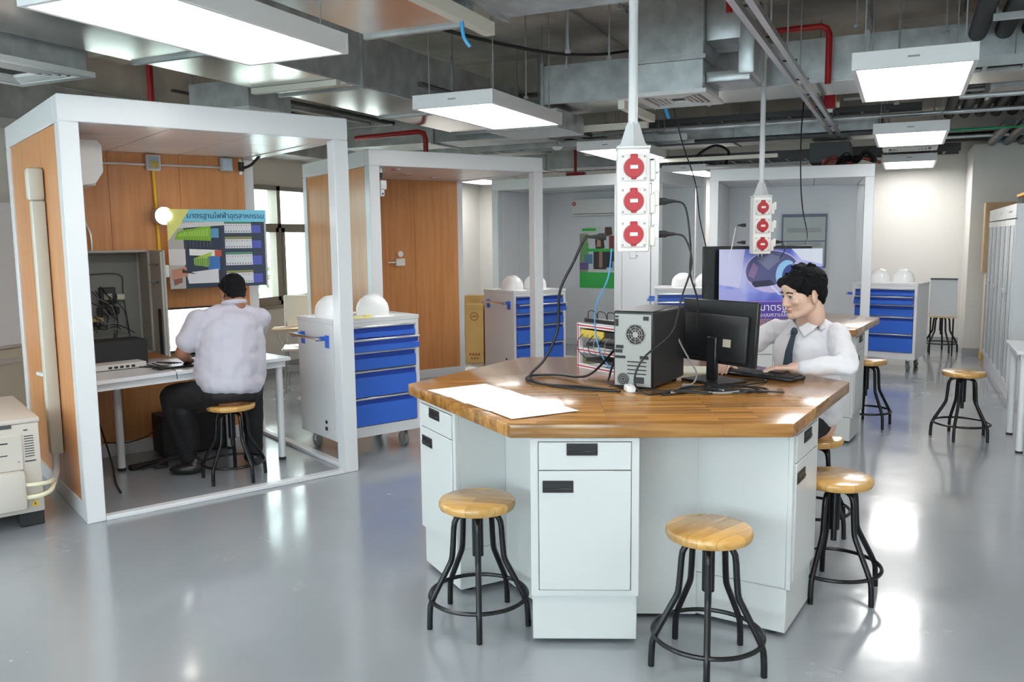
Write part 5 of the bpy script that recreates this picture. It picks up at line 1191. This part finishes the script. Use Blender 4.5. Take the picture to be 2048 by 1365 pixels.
# cross pipes
PG = 'pipes crossing the ceiling'
for lab, y, z, r_, m_, x0, x1 in (('long thin steel pipe crossing behind both poles', 9.55, 2.74, .022, GALV, -4.4, 2.4), ('second steel pipe crossing at the right, under the cable tray', 9.0, 2.86, .018, GALVD, -.6, 2.4), ('steel pipe crossing at the right, just behind the right row light', 8.0, 2.66, .020, GALV, .35, 2.4),
                                  ('green painted pipe crossing at the right', 9.9, 2.60, .012, mat('green pipe', (.02, .35, .15), .5), .2, 2.4), ('steel pipe far back on the right', 11.2, 2.66, .02, GALV, -.2, 2.4), ('dark pipe crossing above the grey booths', 10.2, 2.66, .03, DGREY, -3.6, .2),
                                  ('pale pipe resting above the third booth', 11.9, 2.50, .025, WHITEM, -3.4, -1.2), ('thin conduit crossing above the first booth', 6.9, 2.62, .012, GALVD, -6.2, -4.4), ('black trunk pipe above the wall projection', 12.1, 2.74, .06, BLACKM, -.3, 2.4)):
    tag(ob('ceiling_pipe', MB().cyl((x0, y, z), (x1, y, z), r_, 12), m_), lab, 'pipe', PG)
for lab, x, z, r_, m_, y0, y1 in (('conduit fixed to the slab from near to far, left of the pole', -2.0, 3.42, .012, GALVD, 3.4, 8.5), ('conduit fixed to the slab right of the pole', -.35, 3.42, .012, GALVD, 3.4, 8.5), ('conduit fixed to the slab near the right edge', .35, 3.42, .015, GALVD, 3.4, 8.5), ('conduit fixed to the slab above the second light', -2.6, 3.42, .012, GALVD, 4.3, 8.5)):
    tag(ob('ceiling_pipe', MB().cyl((x, y0, z), (x, y1, z), r_, 10), m_), lab, 'pipe', PG)
# insulated pipe bundle and supports at the upper right
for k in range(7):
    x = .42 + .17 * k; tag(ob('insulated_pipe', MB().cyl((x, 4.8, 3.02), (x, 12.0, 3.02), .062, 16), BLACKM), ['black insulated pipe, leftmost of the bundle at the upper right', 'black insulated pipe, just right of the leftmost one of the bundle', 'black insulated pipe, next to the rightmost one of the bundle', 'black insulated pipe, second from the left of the bundle', 'black insulated pipe, third from the left of the bundle', 'black insulated pipe, fourth from the left of the bundle', 'black insulated pipe, rightmost of the bundle'][k], 'pipe', 'insulated pipes at the upper right')
for k, y in enumerate((3.2, 6.4, 9.3, 11.0)):
    t = thing('pipe_support', ['steel strut under the black pipes, nearest', 'steel strut under the black pipes beside the upper right light', 'steel strut under the black pipes above the cupboards', 'steel strut under the black pipes by the back wall'][k], 'support', (0, y, 0), 0, 'struts under the black pipes')
    ob('channel', B(.45, 2.3, -.02, .02, 2.90, 2.94), ALU, t)
    for x in (.47, 1.7): ob('hanger_rod', MB().cyl((x, 0, 2.94), (x, 0, ZC), .006, 6), GREY, t)
for k in range(4):
    x = .9 + .16 * k; tag(ob('insulated_pipe', MB().cyl((x, 10.0, 2.66), (x, 12.0, 2.66), .055, 14), DGREY), ['leftmost', 'second', 'third', 'rightmost'][k] + ' dark pipe of the low rear bundle over the cupboards', 'pipe', 'rear low pipe bundle')
# red sprinkler pipes and alarm
t = tag(ob('sprinkler_pipe', MB().tube(catmull([(-1.12, 5.9, 3.42), (-1.12, 5.9, 3.2), (-1.12, 5.9, 3.02)], 3), .022, 12), REDP), 'short red pipe dropping from the slab by the far pole top', 'pipe', 'red sprinkler pipes')
tag(ob('sprinkler_pipe', MB().tube([(-1.05, 7.2, 3.16), (-.66, 7.2, 3.16), (-.62, 7.2, 3.14), (-.60, 7.2, 3.10), (-.60, 7.2, 2.72)], .024, 12), REDP), 'red bent pipe beside the strut rail', 'pipe', 'red sprinkler pipes')
t = thing('fire_alarm', 'red fire alarm box with amber light on the strut rail', 'alarm', (-.70, 8.62, 2.72), R(10)); ob('bracket', B(-.06, .03, -.01, .01, -.03, .0), ALU, t); ob('rod', MB().cyl((0, 0, .13), (0, 0, ZC - 2.72), .006, 6), GREY, t); ob('box', B(-.05, .05, -.04, .04, 0, .13, bev=.006), REDS, t); ob('amber_strip', B(.05, .062, -.035, .03, .03, .12), mat('amber lens', (.8, .35, .12), .3), t); ob('sounder', MB().cyl((.062, 0, .04), (.09, 0, .04), .03, 16), WHITE, t)
tag(ob('sprinkler_pipe', MB().cyl((-5.1, 4.73, 3.4), (-5.1, 4.73, 2.46), .022, 12), REDP), 'red vertical pipe above the roof of the first booth', 'pipe', 'red sprinkler pipes')
tag(ob('sprinkler_pipe', MB().tube([(-5.3, 7.6, 2.62), (-4.45, 7.45, 2.62), (-4.38, 7.44, 2.60), (-4.36, 7.44, 2.54), (-4.36, 7.44, 2.40)], .025, 12), REDP), 'red bent pipe between the first and second booth roofs', 'pipe', 'red sprinkler pipes')
t = thing('hose_box', 'small red box hanging above the third booth', 'alarm', (-4.25, 11.0, 2.34)); ob('box', B(0, .26, 0, .1, 0, .10, bev=.005), REDP, t); ob('stem', MB().cyl((.12, .05, .1), (.12, .05, .55), .02, 10), REDP, t)
tag(ob('hose_box', B(0, .2, 0, .1, 0, .12, bev=.005), REDP, None, (-.95, 10.9, 2.336)), 'small dark red box above the far right booth roof', 'alarm')
# smoke detectors, gang boxes, straps
for lab, p in (('smoke detector disc behind the second light, upper one', (-3.42, 8.1, 2.60)), ('smoke detector disc behind the second light, lower one', (-3.42, 8.6, 2.52)), ('white smoke detector under the slab at the right', (.02, 5.0, 3.28)), ('round sensor above the first booth roof', (-5.35, 6.2, 2.62)), ('white smoke detector above the far workbench', (-1.6, 6.2, 3.30))):
    t = thing('smoke_detector', lab, 'smoke detector', p, 0, 'ceiling smoke detectors'); ob('dome', MB().lathe([(0, -.03), (.03, -.03), (.055, -.012), (.06, 0), (0, 0)], 20), WHITEM, t); ob('rod', MB().cyl((0, 0, 0), (0, 0, ZC - p[2]), .006, 6), GREY, t)
random.seed(9)
for k, (x, y) in enumerate(((-2.0, 5.0), (-2.0, 6.2), (-2.6, 6.0), (-.35, 5.1), (.35, 4.9), (-.35, 6.6), (-2.2, 7.0))):
    tag(ob('gang_box', B(-.04, .04, -.04, .04, 0, .05, bev=.004), GALVD, None, (x, y, 3.385)), 'small steel gang box on the slab, ' + ['left of the near pole', 'behind the near pole', 'above the second panel light', 'right of the strut rail', 'above the upper right light', 'right of the far pole', 'beside the square diffuser'][k], 'gang box', 'gang boxes on the slab')
tag(ob('strap', MB().tube(catmull([(-2.14, 4.05, 2.72), (-2.16, 4.1, 2.62), (-2.13, 4.12, 2.56)], 4), .010, 6), BLUESTRAP), 'light blue strap hanging at the top left of the near pole', 'strap')
tag(ob('strap', MB().tube(catmull([(-1.78, 6.87, 2.66), (-1.80, 6.89, 2.58), (-1.77, 6.88, 2.50)], 4), .014, 6), BLUESTRAP), 'light blue tape under the square diffuser', 'strap')
tag(ob('strap', B(-.01, .06, -.07, .07, -.07, .07), BLUESTRAP, None, (.98, 12.1, 2.74)), 'blue tape around the black trunk pipe, at the right', 'strap')
cable('black cable sagging under the slab from the first light to the diffuser', [(-3.0, 4.9, 2.98), (-2.75, 5.3, 2.92), (-2.45, 5.9, 2.90), (-2.2, 6.3, 2.93), (-1.95, 6.6, 3.0), (-1.7, 7.0, 3.1)], .012)
cable('black cable looping above the third booth', [(-2.6, 11.2, 2.5), (-2.4, 11.0, 2.62), (-2.2, 10.9, 2.68), (-2.05, 10.9, 2.6), (-2.1, 11.0, 2.46)], .018)
cable('tangle of dark cables on the far right booth roof', [(-.75, 10.6, 2.36), (-.65, 10.5, 2.46), (-.55, 10.6, 2.38), (-.45, 10.5, 2.48), (-.35, 10.6, 2.38), (-.5, 10.7, 2.44), (-.7, 10.6, 2.40)], .025)
cable('second tangle of cables on the far right booth roof', [(-.9, 10.7, 2.37), (-.8, 10.6, 2.44), (-.6, 10.7, 2.38), (-.5, 10.6, 2.42), (-.3, 10.7, 2.37)], .02, colm((.25, .05, .04)))
for k in range(9):
    x = -6.0 + .32 * k; tag(ob('ceiling_conduit', MB().cyl((x, 5.8, 2.9 - .02 * k), (x + .1, 11.0, 2.9 - .02 * k), .015 + .004 * (k % 3), 8), GALVD if k % 2 else DGREY), ['leftmost', 'second', 'third', 'fourth', 'middle', 'sixth', 'seventh', 'eighth', 'rightmost'][k] + ' from the left of the thin conduits high above the left booths', 'pipe', 'dark conduits above the left booths')

# more services high above the back of the room
for lab, x0, x1, y, z, hh, dd, m_ in (('dark cable tray crossing above the second booth roof', -6.2, -2.2, 9.35, 2.60, .07, .35, GALVD), ('dark cable tray crossing behind the third booth roof', -6.2, -.3, 11.75, 2.92, .08, .35, DGREY), ('narrow dark tray crossing above the grey booths', -5.6, .1, 10.0, 2.86, .06, .25, DGREY), ('steel tray crossing behind the far pole', -2.9, .2, 8.45, 2.86, .07, .28, GALVD), ('steel cable tray crossing at the upper right behind the light', .35, 2.4, 7.0, 2.72, .07, .25, GALVD), ('wide dark tray in front of the back wall', -6.2, .6, 12.6, 2.62, .12, .5, DGREY)):
    t = thing('cable_tray', lab, 'cable tray', (0, y, z), 0, 'cable trays under the slab')
    ob('side_rail', B(x0, x1, 0, .012, 0, hh), m_, t); ob('side_rail', B(x0, x1, dd - .012, dd, 0, hh), m_, t)
    rg = MB(); n = int((x1 - x0) / .25)
    for k in range(n): ob('rung', B(x0 + .1 + .25 * k, x0 + .13 + .25 * k, .012, dd - .012, .005, .02), m_, t)
    for k in range(3): ob('tray_cable', MB().tube(catmull([(x0 + .05 + (x1 - x0 - .1) * j / 8, .06 + .08 * k + .015 * math.sin(j * 1.7 + k), .035) for j in range(9)], 4), .014, 6), CABLE, t)
    for k in range(3): ob('hanger_rod', MB().cyl((x0 + .3 + (x1 - x0 - .6) * k / 2, dd / 2, .02), (x0 + .3 + (x1 - x0 - .6) * k / 2, dd / 2, ZC - z), .005, 6), GREY, t)
for k, (x, y, z) in enumerate(((-2.05, 5.35, 2.75), (-1.95, 5.9, 2.8), (-2.35, 6.1, 2.8), (-1.78, 5.6, 3.05), (-.62, 5.6, 3.0), (-.35, 6.2, 2.9), (-3.2, 5.0, 3.0), (.2, 6.9, 2.95), (-.1, 7.0, 2.5), (-2.9, 6.6, 2.7), (.95, 6.6, 2.7), (1.1, 7.6, 2.6))):
    tag(ob('hanger_rod', MB().cyl((x, y, z), (x, y, ZC), .007, 6).cyl((x, y, z), (x, y, z + .02), .02, 8), GREY), 'loose steel hanger rod, ' + ['left of the near pole', 'close to the left side of the near pole', 'above the second panel light', 'left of the square diffuser box', 'right of the elbow duct', 'between the strut rail and the upper right light', 'above the joint of the long duct', 'behind the upper right light', 'ending just above the second right light', 'over the far end of the second panel light', 'beside the black insulated pipes', 'over the right aisle'][k], 'rod', 'hanger rods under the slab')
tag(ob('ceiling_pipe', MB().tube(catmull([(-.12, 4.7, 3.42), (-.12, 5.0, 3.40), (-.11, 5.5, 3.36), (-.08, 5.7, 3.2), (-.08, 5.72, 2.98)], 5), .014, 8), GREY), 'grey flexible conduit curving down from the slab above the upper right light', 'pipe', 'pipes crossing the ceiling')
duct('fan_coil_unit', 'dark ceiling fan coil box behind the second booth roof', (-5.2, -4.3, 9.9, 10.6, 2.66, 2.95), GALVD, None, cat='fan unit')
duct('fan_coil_unit', 'dark ceiling fan coil box above the fourth booth roof', (-1.1, -.65, 11.0, 11.6, 2.42, 2.66), DGREY, None, cat='fan unit')
bpy.data.scenes.remove(SCR)
